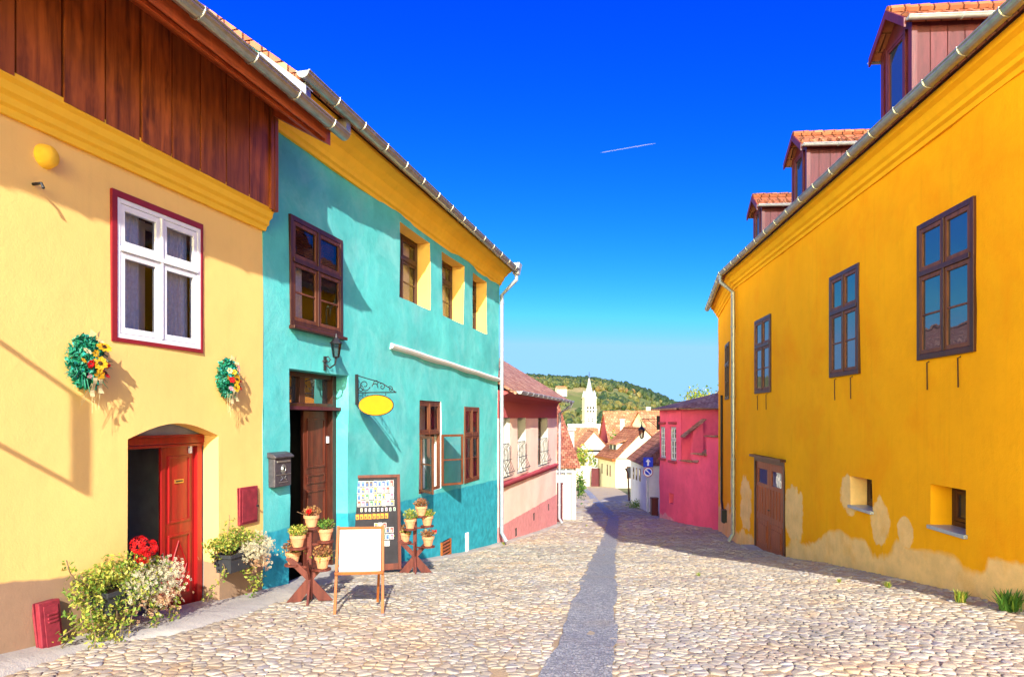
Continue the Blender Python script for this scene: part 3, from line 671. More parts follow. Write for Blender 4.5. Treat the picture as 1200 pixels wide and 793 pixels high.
# doorway: transom, lintel, posts, door ajar
y0 = .25; tz = Z+.22; zl = Z+.12
mb = MB(); mb.box(d0,d0+.1,y0-.05,y0+.12,dz0-.1,dz1-.0); mb.box(d1-.12,d1-.0,y0-.05,y0+.12,dz0-.1,dz1); mb.box(d0+.1,d1-.12,y0-.03,y0+.12,dz1-.07,dz1-.003)
mb.box(d0+.1,d1-.12,y0-.05,y0+.12,zl,tz); xm = d0+(d1-d0)*.42; mb.box(xm-.07,xm+.07,y0-.03,y0+.12,tz,dz1-.07)
df = mb.build('door_frame', 'brown', H, bevel=.006)
mb = MB(); mb.box(d0-.03,d1+.0,y0-.13,y0+.02,zl-.0,zl+.05); mb.build('lintel', 'winel', H)
mb = MB(); mb.add([(d0+.1,y0+.04,tz),(xm-.07,y0+.04,tz),(xm-.07,y0+.04,dz1-.07),(d0+.1,y0+.04,dz1-.07)], [(0,1,2,3)]); mb.add([(xm+.07,y0+.04,tz),(d1-.12,y0+.04,tz),(d1-.12,y0+.04,dz1-.07),(xm+.07,y0+.04,dz1-.07)], [(0,1,2,3)]); mb.build('transom_window', 'glass_r', H)
wd = .60; mb = MB(); mb.box(-wd,0,-.025,.025,dz0+.02,zl-.01)
for a_, b_ in ((.04,.25),(.29,.50),(.54,.60),(.64,.95)): panel(mb, -wd+.08, -.07, dz0+(zl-dz0)*a_, dz0+(zl-dz0)*b_, -.025, .03)
dr_ = mb.build('door', 'doorbr', H, bevel=.004, label='panelled red-brown door leaf standing ajar'); dr_.location = (d1-.13, y0+.06, 0); dr_.rotation_euler = (0,0,radians(-5))
mb = MB(); mb.box(-.035,.0,-.06,-.03,zl-.5,zl-.4); mb.build('hinge_plate', 'whitep', dr_)
mb = MB(); mb.box(d0-.05,d1+.05,-.3,.3,dz0-.5,dz0); mb.build('doorstep', 'conc', H, bevel=.03)
# grille and white stub pipe
mb = MB(); xg0, xg1 = vt[0], vt[1]; zg0 = FT.px(521,656).z; zg1 = FT.px(521,633).z
mb.box(xg0,xg1,-.012,.01,zg0,zg1,1)
for i in range(6): z_ = zg0+.03+(zg1-zg0-.06)*i/5; mb.quadbox([(xg0,-.018,z_),(xg1,-.018,z_-.0),(xg1,-.04,z_-.02),(xg0,-.04,z_-.02)], (0,0,.016), 0)
mb.box(xg0-.02,xg0+.02,-.045,.0,zg0,zg1); mb.box(xg1-.02,xg1+.02,-.045,.0,zg0,zg1); mb.build('vent_grille', ['easel','iron'], H)
p = FT.px(546.5,640); mb = MB(); mb.box(p.x-.09,p.x+.09,-.04,.01,FT.px(546,653).z,FT.px(546,624).z); mb.build('pipe_cover', 'whitep', H, bevel=.01)

# ---------------------------------------------------------------- pale pink house, left
x, y = lpt(YT1+.12); FP = Fr((x+.0, y, -3.7), RL); Z = 3.7
H = root('pink_house', FP.o, RL, 'low pale pink house with barred windows, beside the turquoise house', 'house')
xe = FP.px(652.5,560).x; holes = []; wn = []
for u0, u1 in ((586,597.5),(606,616),(630.5,641.6)):
    a_, b_ = FP.px(u0,500).x, FP.px(u1,500).x; wn.append((a_,b_)); holes.append((rectpoly(a_,b_,Z-1.76,Z+.02), .32, 1, 2))
for u, v in ((605,623),(625.5,605),(643,594)):
    p = FP.px(u,v); holes.append((rectpoly(p.x-.1,p.x+.1,p.z-.13,p.z+.13), .2, 2, 2))
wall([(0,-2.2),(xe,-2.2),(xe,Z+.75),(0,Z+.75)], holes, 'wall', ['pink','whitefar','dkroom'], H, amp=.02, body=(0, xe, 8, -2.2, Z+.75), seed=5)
for a_, b_ in wn:
    w = window(H, a_, b_, Z-1.76, Z+.02, .27, rows=(.66,), fw=.07, cw=.05, fm='brown', cm='brown', gm='glass_d', munt=((.5,),()))
    g_ = MB(); z0, z1 = Z-1.72, Z-.75       # bowed wrought bars over the lower part
    for i in range(6):
        x_ = a_+(b_-a_)*(i+.5)/6
        g_.tube([(x_,.02,z1),(x_,-.06,z1-.1),(x_,-.05,z0+.45),(x_,-.16,z0+.15),(x_,-.12,z0+.02),(x_,.02,z0)], .009, 5)
    for z_, yy in ((z1,.02),(z0+.15,-.165),(z0+.5,-.06)): g_.tube([(a_,yy,z_),(b_,yy,z_)], .011, 5)
    g_.build('window_bars', 'iron', H)
mb = MB(); prof(mb, [(.03,Z-2.0),(-.05,Z-2.0),(-.09,Z-1.93),(-.13,Z-1.91),(-.13,Z-1.86),(.03,Z-1.83)], .02, xe-.25); mb.build('sill_course', 'rose', H)
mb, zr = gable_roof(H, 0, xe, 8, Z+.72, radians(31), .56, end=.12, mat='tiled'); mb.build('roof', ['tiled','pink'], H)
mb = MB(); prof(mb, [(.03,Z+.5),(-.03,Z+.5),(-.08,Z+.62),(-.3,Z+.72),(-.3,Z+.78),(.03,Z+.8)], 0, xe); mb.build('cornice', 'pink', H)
mb = MB(); mb.gutter((-.05,-.62,Z+.76),(xe+.2,-.62,Z+.70), .08); mb.build('gutter', 'zincp', H)
mb = MB(); mb.tube([(xe+.1,-.62,Z+.64),(xe+.1,-.56,Z+.5),(xe+.02,-.12,Z+.2),(xe+.02,-.1,FP.g(xe)+.3),(xe+.02,-.22,FP.g(xe)+.1)], .055, 10)
for z_ in (Z-.6,Z-2.2,Z-3.6): mb.tube([(xe+.02,-.1,z_),(xe+.02,-.1,z_+.05)], .068, 10)
mb.build('downpipe', 'zincp', H)

# ================================================================== RIGHT: orange house
KR = .075; YC = 19.8; cxr = 5+KR*YC
FR = Fr((cxr, YC, -3.6), atan2(-1, -KR)); Z = 3.6
H = root('orange_house', FR.o, FR.rz, 'long deep orange house with patched plaster foot and three roof dormers', 'house')
xn = FR.I @ Vector((5+KR*6.0, 6.0, 0)); xn = xn.x
holes = []; W = []
for u0,u1,t0,t1,b0,b1 in ((1077,1144,262,233,423,411),(973.5,1008,325,308,443,437),(885.4,904,377,367,461.5,459)):
    r_ = FR.rect(u0,u1,t0,t1,b0,b1); W.append(r_); holes.append((rectpoly(*r_), .1, 0, 1))
S = []
for u0,u1,t0,t1,b0,b1 in ((997,1022,557,562,594,596),(1091,1132,567.5,573,618,623)):
    r_ = FR.rect(u0,u1,t0,t1,b0,b1); S.append(r_); holes.append((rectpoly(*r_), .34, 0, 1))
dx0, dx1 = FR.px(885,600).x, FR.px(920.4,600).x; dz1 = FR.px(903,538).z; dz0 = FR.g((dx0+dx1)/2)-.05
holes.append((rectpoly(dx0,dx1,dz0-.3,dz1), .12, 0, 1))
wall([(0,-1.6),(xn,-1.6),(xn,Z+4.1),(0,Z+4.1)], holes, 'wall', ['orange','dkroom'], H, amp=.02, body=(0, xn, 9, -1.6, Z+4.1), seed=9)
for r_ in W[:]:
    window(H, *r_[:2], r_[2], r_[3], -.035, rows=(.63,), fw=.075, cw=.055, fm='brown', cm='brownl', gm='glass_r', munt=((.5,),()))
    for fx in (.2,.75):
        mb = MB(); x_ = r_[0]+(r_[1]-r_[0])*fx; mb.tube([(x_,.01,r_[2]-.03),(x_,-.03,r_[2]-.05),(x_,-.025,r_[2]-.42)], .009, 5); mb.build('shutter_stay', 'brown', H)
for r_ in S:
    window(H, r_[0], r_[1], r_[2], r_[3], .27, cols=1, rows=(), fw=.07, cw=.05, fm='brown', cm='brown', gm='glass_d')
    mb = MB(); mb.box(r_[0]-.02,r_[1]+.04,-.05,.3,r_[2]-.045,r_[2]+.004); mb.build('window_sill', 'zincp', H, bevel=.004)
# double door
mb = MB(); mb.box(dx0,dx0+.1,-.03,.1,dz0,dz1); mb.box(dx1-.1,dx1,-.03,.1,dz0,dz1); mb.box(dx0+.1,dx1-.1,-.03,.1,dz1-.1,dz1-.002); mb.build('door_frame', 'brown', H, bevel=.006)
mb = MB(); mb.box(dx0-.08,dx1+.08,-.14,.02,dz1+.003,dz1+.06); mb.build('door_hood', 'brown', H)
for k in range(2):
    a_ = dx0+.105+k*((dx1-dx0-.2)/2); b_ = a_+(dx1-dx0-.2)/2-.01; h_ = dz1-.1-dz0
    mb = MB(); mb.box(a_,b_,.0,.05,dz0+.02,dz0+h_*.76); mb.box(a_,a_+.18,.0,.05,dz0+h_*.76,dz0+h_); mb.box(b_-.18,b_,.0,.05,dz0+h_*.76,dz0+h_); mb.box(a_+.18,b_-.18,.0,.05,dz0+h_*.92,dz0+h_)
    for q in range(5): x_ = a_+.1+(b_-a_-.2)*q/4; mb.box(x_-.03,x_+.03,-.015,.004,dz0+h_*.42,dz0+h_*.72)
    panel(mb, a_+.1, b_-.1, dz0+h_*.06, dz0+h_*.36, .0, .04); mb.box(a_+.2,b_-.2,-.02,.0,dz0+h_*.12,dz0+h_*.3)
    dl_ = mb.build('door', 'doorr', H, bevel=.004)
    g_ = MB(); g_.add([(a_+.18,.02,dz0+h_*.76),(b_-.18,.02,dz0+h_*.76),(b_-.18,.02,dz0+h_*.92),(a_+.18,.02,dz0+h_*.92)], [(0,1,2,3)]); g_.build('pane', 'glass_r', dl_)
mb = MB(); mb.tube([(dx0+(dx1-dx0)*.5+.08,-.0,dz0+1.1),(dx0+(dx1-dx0)*.5+.08,-.06,dz0+1.1),(dx0+(dx1-dx0)*.5+.2,-.06,dz0+1.1)], .012, 6); mb.build('door_handle', 'iron', H)
mb = MB(); mb.box(dx0-.1,dx1+.1,-.35,.05,dz0-.4,dz0+.02); mb.build('doorstep', 'conc', H, bevel=.03)
# cornice, gutter, roof
zb = Z+3.76
cp = [(.05,zb),(-.03,zb),(-.045,zb+.06),(-.09,zb+.09),(-.095,zb+.15),(-.14,zb+.19),(-.19,zb+.29),(-.25,zb+.33),(-.27,zb+.40),(.05,zb+.44)]
mb = MB(); prof(mb, cp, -.05, xn+.1); mb.build('cornice', 'orange2', H)
mb = MB(); mb.gutter((-.08,-.40,Z+4.22),(xn+.1,-.40,Z+4.24), .085); mb.build('gutter', 'zinc', H)
pr_ = radians(38); tr = math.tan(pr_); ze = Z+4.22; xg = xn+.2; zr = ze+(4.5+.38)*tr
mb = MB(); slab(mb, [(-.1,-.38,ze),(xg,-.38,ze),(xg,4.5,zr),(-.1,4.5,zr)], .08); slab(mb, [(-.1,4.5,zr),(xg,4.5,zr),(xg,9.38,ze),(-.1,9.38,ze)], .08)
mb.add([(xn,0,Z+4.1),(xn,9,Z+4.1),(xn,4.5,zr-.1)], [(0,1,2)], 1)
xx = 0.
while xx < xn:
    mb.t = R.random(); mb.box(xx,xx+.165,-.41+R.uniform(-.01,.01),-.2,ze+.03,ze+.055+R.uniform(0,.01)); xx += .178
mb.build('roof', ['tile','orange'], H)
# second, turned part of the wall
F2 = Fr((7.71, 25.5, -3.6), atan2(-(25.5-YC), -(7.71-cxr))); L2_ = math.hypot(7.71-cxr, 25.5-YC)
a_, b_ = F2.px(850.3,430).x, F2.px(854.8,430).x
wz = (F2.px(852,468).z, F2.px(852,403).z)
o = wall([(0,-2.4),(L2_,-2.4),(L2_,Z+4.1),(0,Z+4.1)], [(rectpoly(a_,b_,*wz), .1, 0, 1)], 'wing_wall', ['orange','dkroom'], H, amp=.02, body=(0,L2_,6,-2.4,Z+4.1), seed=12); attach(o, F2, FR)
o = window(H, a_, b_, wz[0], wz[1], -.03, rows=(.63,), fm='brown', cm='brown', munt=((.5,),())); attach(o, F2, FR)
mb = MB(); prof(mb, cp, -.1, L2_+.04); o = mb.build('cornice', 'orange2', H); attach(o, F2, FR)
mb = MB(); mb.gutter((-.1,-.40,Z+4.1),(L2_+.12,-.40,Z+4.22), .085); o = mb.build('gutter', 'zinc', H); attach(o, F2, FR)
mb = MB(); slab(mb, [(-.2,-.38,ze-.02),(L2_+.1,-.38,ze-.02),(L2_+.1,4.5,zr-.03),(-.2,4.5,zr-.6)], .08); slab(mb, [(-.2,4.5,zr-.6),(L2_+.1,4.5,zr-.03),(L2_-.2,6.4,ze+1.6),(-.2,6.4,ze+1.6)], .08); o = mb.build('roof', 'tile', H); attach(o, F2, FR)
mb = MB(); q = F2.px(846,520,.05); gx = F2.g(q.x)
mb.tube([(q.x,-.06,Z+.8),(q.x,-.06,gx+1.2),(q.x+.9,-.06,gx+.55)], .04, 8); mb.box(q.x+.9,q.x+1.25,-.16,.0,gx+.6,gx+1.0)
o = mb.build('cable_duct', 'iron', H); attach(o, F2, FR)
# downpipe at the bend
gx = FR.g(.15); mb = MB()
mb.tube([(-.05,-.42,Z+4.17),(-.0,-.42,Z+3.95),(.2,-.12,Z+3.62),(.2,-.12,gx+.3),(.2,-.25,gx+.08)], .06, 10)
for z_ in (Z+2.6,Z+.6,Z-1.2,Z-2.6): mb.tube([(.2,-.12,z_),(.2,-.12,z_+.05)], .074, 10)
mb.build('downpipe', 'zinc', H)
# dormers
def dormer(ua, ub, veave, fr_depth=.3, labx=None):
    a_, b_ = FR.px(ua,100,-fr_depth).x, FR.px(ub,100,-fr_depth).x; zev = FR.px(ub,veave,-fr_depth).z
    yb = fr_depth; z_base = ze+(yb+.38)*tr-.15; c_ = (a_+b_)/2; h = (b_-a_)/2; zap = zev+h*.75
    yend = (zev-ze)/tr+.2; yr = (zap-ze)/tr+.3
    mb = MB(); mb.add([(a_,yb,z_base),(b_,yb,z_base),(b_,yb,zev),(c_,yb,zap),(a_,yb,zev)], [(0,1,2,3,4)])
    for x_, s_ in ((a_,1),(b_,-1)):
        mb.add([(x_,yb,z_base),(x_,yend,zev),(x_,yb,zev)], [(0,1,2)])
        k = 9
        for i in range(k):     # cheek boards
            ya, yc = yb+(yend-yb)*i/k+.008, yb+(yend-yb)*(i+1)/k-.008
            zl_ = lambda yy: z_base+(zev-z_base)*(yy-yb)/(yend-yb)
            mb.add([(x_-s_*.02,ya,zl_(ya)),(x_-s_*.02,yc,zl_(yc)),(x_-s_*.02,yc,zev),(x_-s_*.02,ya,zev)], [(0,1,2,3)], 1, R.random())
    for x_ in (a_,b_): mb.box(x_-.05,x_+.05,yb-.03,yb+.05,z_base,zev)
    dm = mb.build('dormer', ['wine','winel'], H)
    wd_ = window(dm, a_+.14, b_-.14, z_base+.12, zev-.08, yb-.04, cols=1, rows=(), fw=.05, cw=.04, fm='wine', cm='wine', gm='glass_r')
    R_ = MB(); ov = .14; e_ = .16; zo = zev-ov*.75
    for s_, x_ in ((-1,a_-ov),(1,b_+ov)):
        slab(R_, [(x_,yb-e_,zo+.03),(x_,yend+.4,zo+.03),(c_,yr+.2,zap+.03),(c_,yb-e_,zap+.03)], .05)
        R_.quadbox([(x_,yb-e_-.03,zo-.09),(x_,yb-e_-.03,zo+.05),(c_,yb-e_-.03,zap+.06),(c_,yb-e_-.03,zap-.08)], (0,.03,0), 1)
        yy = yb-e_
        while yy < yend+.2:
            R_.t = R.random(); R_.tube([(x_-s_*.0,yy+.09,zo+.045),(x_-s_*.25,yy+.09,zo+.045+.25*(zap-zo)/(h+ov))], .05, 6); yy += .19
    for i in range(int((yr-yb)/.3)): R_.tube([(c_,yb-e_+i*.3,zap+.05),(c_,yb-e_+i*.3+.33,zap+.065)], .075, 8)
    R_.build('dormer_roof', ['tileo','wine'], dm)
    g_ = MB(); g_.gutter((b_+ov+.05,yb-e_,zo+.03),(b_+ov+.05,yend+.3,zo+.02), .05); g_.gutter((a_-ov-.05,yb-e_,zo+.03),(a_-ov-.05,yend+.3,zo+.02), .05); g_.build('dormer_gutter', 'zincp', dm)
dormer(1036,1069,22); dormer(930,946,168.5); dormer(884.5,893.5,239)
# ================================================================== RIGHT: hot pink house with stepped garden wall
PO = (6.92, 32.0); PN = (7.75, 25.6)
FK = Fr((PO[0], PO[1], -4.75), atan2(PN[1]-PO[1], PN[0]-PO[0])); Z = 4.75
H = root('hot_pink_house', FK.o, FK.rz, 'small hot pink house with stepped side wall and two narrow white windows', 'house')
xc = FK.px(798,560).x; xe = FK.px(842,560).x; zt = Z+.42
x1_, x2_ = FK.px(812,540).x, FK.px(828,540).x
z1_, z2_, z3_ = FK.px(805,541).z, FK.px(820,533).z, FK.px(835,512).z
holes = []; wn = []
for u0,u1,v0,v1 in ((773.9,780,500,537),(785.6,792.4,500,540)):
    a_, b_ = FK.px(u0,520).x, FK.px(u1,520).x; a_ = max(a_,.12); q = (a_,b_,FK.px(u1,v1).z,FK.px(u1,v0).z); wn.append(q); holes.append((rectpoly(*q), .12, 0, 1))
a_, b_ = FK.px(784,585).x, FK.px(789.5,585).x; holes.append((rectpoly(a_,b_,FK.px(787,590).z,FK.px(787,578).z), .25, 0, 1))
wall([(0,-1.2),(xe,-1.2),(xe,z3_),(x2_,z3_),(x2_,z2_),(x1_,z2_),(x1_,z1_),(xc,z1_),(xc,zt),(0,zt)], holes, 'wall', ['hotpink','dkroom'], H, amp=.035, seed=15)
mb = MB(); mb.box(0,xc,.5,5,-1.2,zt-.002); mb.box(0,.05,.03,.5,-1.2,zt-.002); mb.box(xc-.05,xc,.03,.5,-1.2,zt-.002); mb.box(xc,x1_,.03,.3,-1.2,z1_-.003); mb.box(x1_,x2_,.03,.3,-1.2,z2_-.003); mb.box(x2_,xe,.03,.35,-1.2,z3_-.003)
mb.box(xe-.3,xe-.003,.35,5,-1.2,z3_-.01)
mb.build('side_wall', 'hotpink', H)
for q in wn:
    w = window(H, *q, .03, rows=(.62,), fw=.06, cw=.04, fm='zincp', cm='whitep', gm='glass_d', munt=((.33,.66),(.5,)))
    mb = MB(); mb.box(q[0]-.08,q[1]+.08,-.1,.02,q[2]-.1,q[2]-.003); mb.build('window_sill', 'rose', H, bevel=.01)
    mb = MB(); mb.box(q[0]-.08,q[1]+.08,-.09,.02,q[3]+.12,q[3]+.22); mb.build('window_hood', 'rose', H, bevel=.02)
def coping(mb, p, q, w=.42, n=None):
    p = Vector(p); q = Vector(q); L = (q-p).length; n = n or max(2, int(L/.2)); d = (q-p)/n
    for i in range(n):
        mb.t = R.random(); a = p+d*i; up = Vector((0,0,.03))
        mb.bar(a-up*.2, a+d*1.25+up*.6, w, .035, t=R.random())
mb = MB(); coping(mb,(xc,.1,z1_+.03),(x1_,.1,z1_+.03)); coping(mb,(x1_,.1,z2_+.03),(x2_,.1,z2_+.03)); coping(mb,(x2_,.1,z3_+.03),(xe+.05,.1,z3_+.03))
# cross walls with raked tile copings
def cross(x, u0, v0, u1, v1, th=.25):
    Yc = FK.w(x,0,0).y; P = lambda u,v: FK.I @ Vector(((u-U0)/F_*Yc, Yc, (V0-v)/F_*Yc))
    a, b = P(u0,v0), P(u1,v1); a.y = .0; a.x = b.x = x
    w_ = MB(); w_.quadbox([(x,.31,-1),(x,b.y,-1),(x,b.y,b.z),(x,.31,a.z+(b.z-a.z)*.31/max(b.y,.4))], (-th,0,0)); w_.build('cross_wall', 'hotpink', H)
    coping(mb, (x-th/2,-.1,a.z-.02), (x-th/2,b.y+.05,b.z+.04), .5)
cross(xc+.55, 797, 511, 825, 493.6); cross(x1_+.5, 803, 541, 829, 530)
mb.build('wall_coping', 'tiled', H)
rf, zr = gable_roof(H, 0, xc+.0, 5, zt+.02, radians(15), .32, end=.25, mat='tiled', hipL=1.2, hipR=1.5); rf.build('roof', ['tiled','hotpink'], H)
mb = MB(); mb.box(-.25,xc+.25,-.3,-.2,zt-.05,zt+.02); mb.build('eave_board', 'brown', H)
# chimney of a house behind and a birch-like tree behind the roofs
def tree(name, label, x, y, h, rx, n, stops='leaf', grp=None, size=.3, zc=.62):
    z = gz(x, y); r_ = root(name, (x,y,z), R.uniform(0,6), label, 'tree', grp)
    t = MB(); t.tube([(0,0,-.3),(.05*h*.1,0,h*.3),(-.02*h,.02*h,h*.6),(0,0,h*.92)], [h*.035,h*.028,h*.016,h*.004], 8)
    for i in range(9):
        a = R.uniform(0,6.28); zz = h*R.uniform(.35,.7); t.tube([(0,0,zz),(cos(a)*rx*.5,sin(a)*rx*.5,zz+h*.1),(cos(a)*rx*.8,sin(a)*rx*.8,zz+h*.2)], [h*.012,h*.008,h*.003], 5)
    t.build('trunk', 'stem', r_)
    c = MB()
    for k in range(14):
        a = R.uniform(0,6.28); q = rx*R.uniform(.1,.75); cc = Vector((cos(a)*q, sin(a)*q, h*zc+R.uniform(-.3,.36)*h)); rr = rx*R.uniform(.25,.45)
        for j in range(n//14):
            v = Vector((R.gauss(0,.5),R.gauss(0,.5),R.gauss(0,.45)))*rr; c.leaf(cc+v, size*R.uniform(.6,1.3), t=R.random())
    c.build('crown', stops, r_); return r_
tree('birch_tree', 'airy light green treetop showing above the hot pink house roof', 12.0, 44, 7.4, 1.5, 3200, 'leafy_y', size=.2)

# ------------------------------------------------------------------ plain houses further off
def fhouse(name, label, cx, cy, rz, L, W, ze, pitch, wm='whitefar', rm='tilef', wins=(), hipL=0, hipR=0, over=.25, group=None, chim=(), zb=None):
    zb = gz(cx, cy)-.9 if zb is None else zb
    r_ = root(name, (cx,cy,zb), rz, label, 'house', group); e = ze-zb; t = MB()
    t.box(-L/2,L/2,-W/2,W/2,0,e+over*math.tan(pitch)-.02); t.build('wall', wm, r_)
    tmp, zr = gable_roof(None, 0, L, W, e, pitch, over, end=.2, hipL=hipL, hipR=hipR)
    tmp.v = [(v[0]-L/2, v[1]-W/2, v[2]) for v in tmp.v]; tmp.build('roof', [rm, wm], r_)
    for side, p, z0, w_, h_ in wins:
        z0 -= zb; m = MB(); fr = .05
        if side == 'f': y = -W/2; m.box(p-w_/2,p+w_/2,y-.03,y+.02,z0,z0+h_); 
        else: x = L/2 if side == 'r' else -L/2; m.box(min(x,x+.03*(1 if side=='r' else -1))-.01,max(x,x+.03*(1 if side=='r' else -1))+.01,p-w_/2,p+w_/2,z0,z0+h_)
        f_ = m.build('window', 'brownl', r_); g = MB()
        if side == 'f': g.box(p-w_/2+fr,p+w_/2-fr,y-.036,y-.03,z0+fr,z0+h_-fr)
        else: xx = x+(.045 if side=='r' else -.045); g.box(xx-.003,xx+.003,p-w_/2+fr,p+w_/2-fr,z0+fr,z0+h_-fr)
        g.build('pane', 'glass_d', f_)
    for x_, y_, zt_, w_ in chim:
        c_ = MB(); c_.box(x_-w_/2,x_+w_/2,y_-w_/2,y_+w_/2,e,zt_-zb); c_.box(x_-w_/2-.06,x_+w_/2+.06,y_-w_/2-.06,y_+w_/2+.06,zt_-zb,zt_-zb+.12); c_.build('chimney', 'whitefar', r_)
    return r_
# small white house past the pale pink one: eave and hip towards the viewer
h_ = fhouse('white_cottage', 'low white cottage with a steep old red tile roof, past the pale pink house', -.15, 35.0, 0, 6.1, 8, -2.2, radians(37), 'white', 'tile', hipR=.8, chim=((3.0,-1.6,-.6,.36),))
m = MB(); m.box(2.55,2.62,-4.15,-4.02,.1,4.6-1.0); m.box(2.85,2.92,-4.15,-4.02,.1,3.3); m.box(-.05+2.1,2.95,-4.16,-4.0,3.3,3.42); m.build('porch_post', 'zincp', h_)
p = MB(); p.box(-.22,.22,-.03,.03,-.3,1.65); p.box(-.24,.24,-.05,.05,1.65,1.72)
o = p.build('gate_board', 'wine'); o.location = (1.98,29.6,gz(2,29.6)); tag(o, 'narrow dark red gate board standing at the far corner of the pale pink house', 'gate')
# lavender house
x0_, y0_ = 7.3, 42.0
FV = Fr((7.3,42,0), atan2(-6,-.23)); cc = FV.w(3,3,0)
h_ = fhouse('lavender_house', 'low lavender white house with light orange roof behind the traffic signs', cc.x, cc.y, FV.rz, 6.0, 6.0, -2.45, radians(40), 'lav', 'tileo', hipR=1.6,
   wins=(('f',-1.6,-3.6,.35,.7),('f',-.4,-3.55,.35,.7),('f',.9,-3.5,.35,.7)))
m = MB(); m.tube([(-3.1,-3.3,2.9+0),(-3.1,-3.15,2.6),(-3.1,-3.08,.9)], .05, 8); m.build('downpipe', 'brown', h_)
# cream house with dormer
h_ = fhouse('cream_house', 'cream house with bright orange roof and a small skylight dormer at the street bend', 12.85, 72.0, atan2(-1,.13), 7.0, 6.0, -4.15, radians(44), 'cream', 'tileo', hipR=0,
   wins=(('f',-1.6,-5.9,.3,1.1),('f',.5,-5.95,.3,1.15),('f',1.6,-5.95,.3,1.15),('r',-1.6,-6.0,.5,1.2)))
zb_ = h_.location.z; m = MB(); a = (-4.15-zb_)
m.box(-1.2,1.5,-2.3,-.9,a+.6,a+1.55); m.build('dormer', 'whitefar', h_)
m = MB(); slab(m, [(-1.4,-2.6,a+1.5),(1.7,-2.6,a+1.5),(1.7,-.2,a+2.35),(-1.4,-.2,a+2.35)], .08); m.build('dormer_roof', 'pinkroof', h_) if 'pinkroof' in M else m.build('dormer_roof', 'tilef', h_)
for q in (-.6,.8):
    m = MB(); m.box(q-.35,q+.35,-2.34,-2.29,a+.75,a+1.4); m.build('window', 'iron', h_)
m = MB(); m.box(-3.6,3.6,-3.35,-3.0,a-.16,a+.12); m.build('eave_board', 'easel', h_)
fhouse('tall_roof_house', 'house with broad pale red tile roof and dark gable edge below the hill', 17.6, 103, radians(2), 7.4, 9, -3.6, radians(44), 'rose', 'tilef', chim=((3.2,1,1.6,.6),))
fhouse('beige_roof_house', 'house with faded beige roof behind the iron street lamp', 18.2, 86, radians(20), 5, 7, -2.6, radians(43), 'cream', 'tilef', chim=((1.2,0,1.3,.6),))
fhouse('white_gable_house', 'house with blank white gable facing up the street', 11.3, 98, radians(90), 8, 4.6, -4.6, radians(48), 'whitefar', 'tilef')
fhouse('red_roof_house', 'long low house with red roof left of the white gable', 9.8, 115, radians(0), 9, 7, -4.8, radians(40), 'cream', 'tilef', chim=((-2,0,.3,.7),))
fhouse('white_hall', 'long plain white hall below the church tower', 21.5, 170, 0, 15, 8, -3.0, radians(20), 'whitefar', 'whitefar')
fhouse('hillside_house', 'white house with red roof among the trees high on the hill', 43, 600, .2, 9, 7, 25.5, radians(35), 'whitefar', 'tilef', zb=19)
for i, (a, b, c, d, lab) in enumerate(((0,130,8,.2,'red roofed town house just left of the white hall'),(28,140,9,-.1,'red roofed town house hidden low behind the tall roof'),(30,95,8,.3,'red roofed house behind the hot pink house'),(-14,120,9,.1,'town house behind the white cottage'))):
    fhouse('town_house', lab, a, b, d, c, 8, -3.8, radians(40), 'cream', 'tilef', group='town houses below the hill')
fhouse('stepped_roof_house', 'small house with orange roof between the white cottage and the white gable', 6.6, 88, radians(80), 7, 5, -5.2, radians(42), 'cream', 'tileo', chim=((1,.6,-1.9,.5),))
fhouse('back_lane_house', 'pale house with red roof right behind the cream house', 14.5, 84, radians(75), 6, 6, -3.9, radians(42), 'whitefar', 'tilef', chim=((-1,.8,-.2,.5),))
# yellow boundary wall, its gate and the green over it
m = MB(); m.box(-1.1,.5,-.15,.15,-.4,2.1); m.box(-1.15,.55,-.2,.2,2.1,2.2); o = m.build('garden_wall', 'cream'); o.location = (8.1,74.5,gz(8,74.5)); tag(o, 'pale yellow garden wall closing the far end of the street', 'wall')
m = MB(); m.box(-.45,.45,-.06,.06,-.2,1.9); o = m.build('garden_gate', 'wine'); o.location = (9.0,73.6,gz(9,73)); tag(o, 'dark red garden gate at the far end of the street', 'gate')
def shrub(name, label, x, y, z, rx, rz_, n, mat, size, cat='shrub', grp=None):
    c = MB()
    for k in range(8):
        cc = Vector((R.gauss(0,.45)*rx, R.gauss(0,.45)*rx, rz_*R.uniform(.2,.9)))
        for j in range(n//8): c.leaf(cc+Vector((R.gauss(0,.3)*rx,R.gauss(0,.3)*rx,R.gauss(0,.2)*rz_)), size*R.uniform(.6,1.3), t=R.random())
    for k in range(5): c.tube([(0,0,-.05),(R.gauss(0,.3)*rx,R.gauss(0,.3)*rx,rz_*.7)], .01+.01*rx, 5, 1)
    o = c.build(name, [mat,'stem']); o.location = (x,y,z); return tag(o, label, cat, grp)
shrub('climbing_shrub', 'green and yellow shrub behind the garden wall at the street end', 8.3, 76, gz(8,76)+1.2, 1.3, 2.6, 500, 'leafy_y', .35)
shrub('wall_shrub', 'bright green leafy shrub beside the white cottage', 3.75, 38.5, gz(4,38)+.6, .35, 1.2, 500, 'leaf', .14)
shrub('dark_shrub', 'dark green shrub above the cream house eave', 14.6, 92, -5.4, 1.2, 3.4, 400, 'leaf', .4)
shrub('base_shrub', 'low green weeds at the foot of the lavender house', 6.95, 38.2, gz(7,38.2), .45, .4, 260, 'leaf', .12)

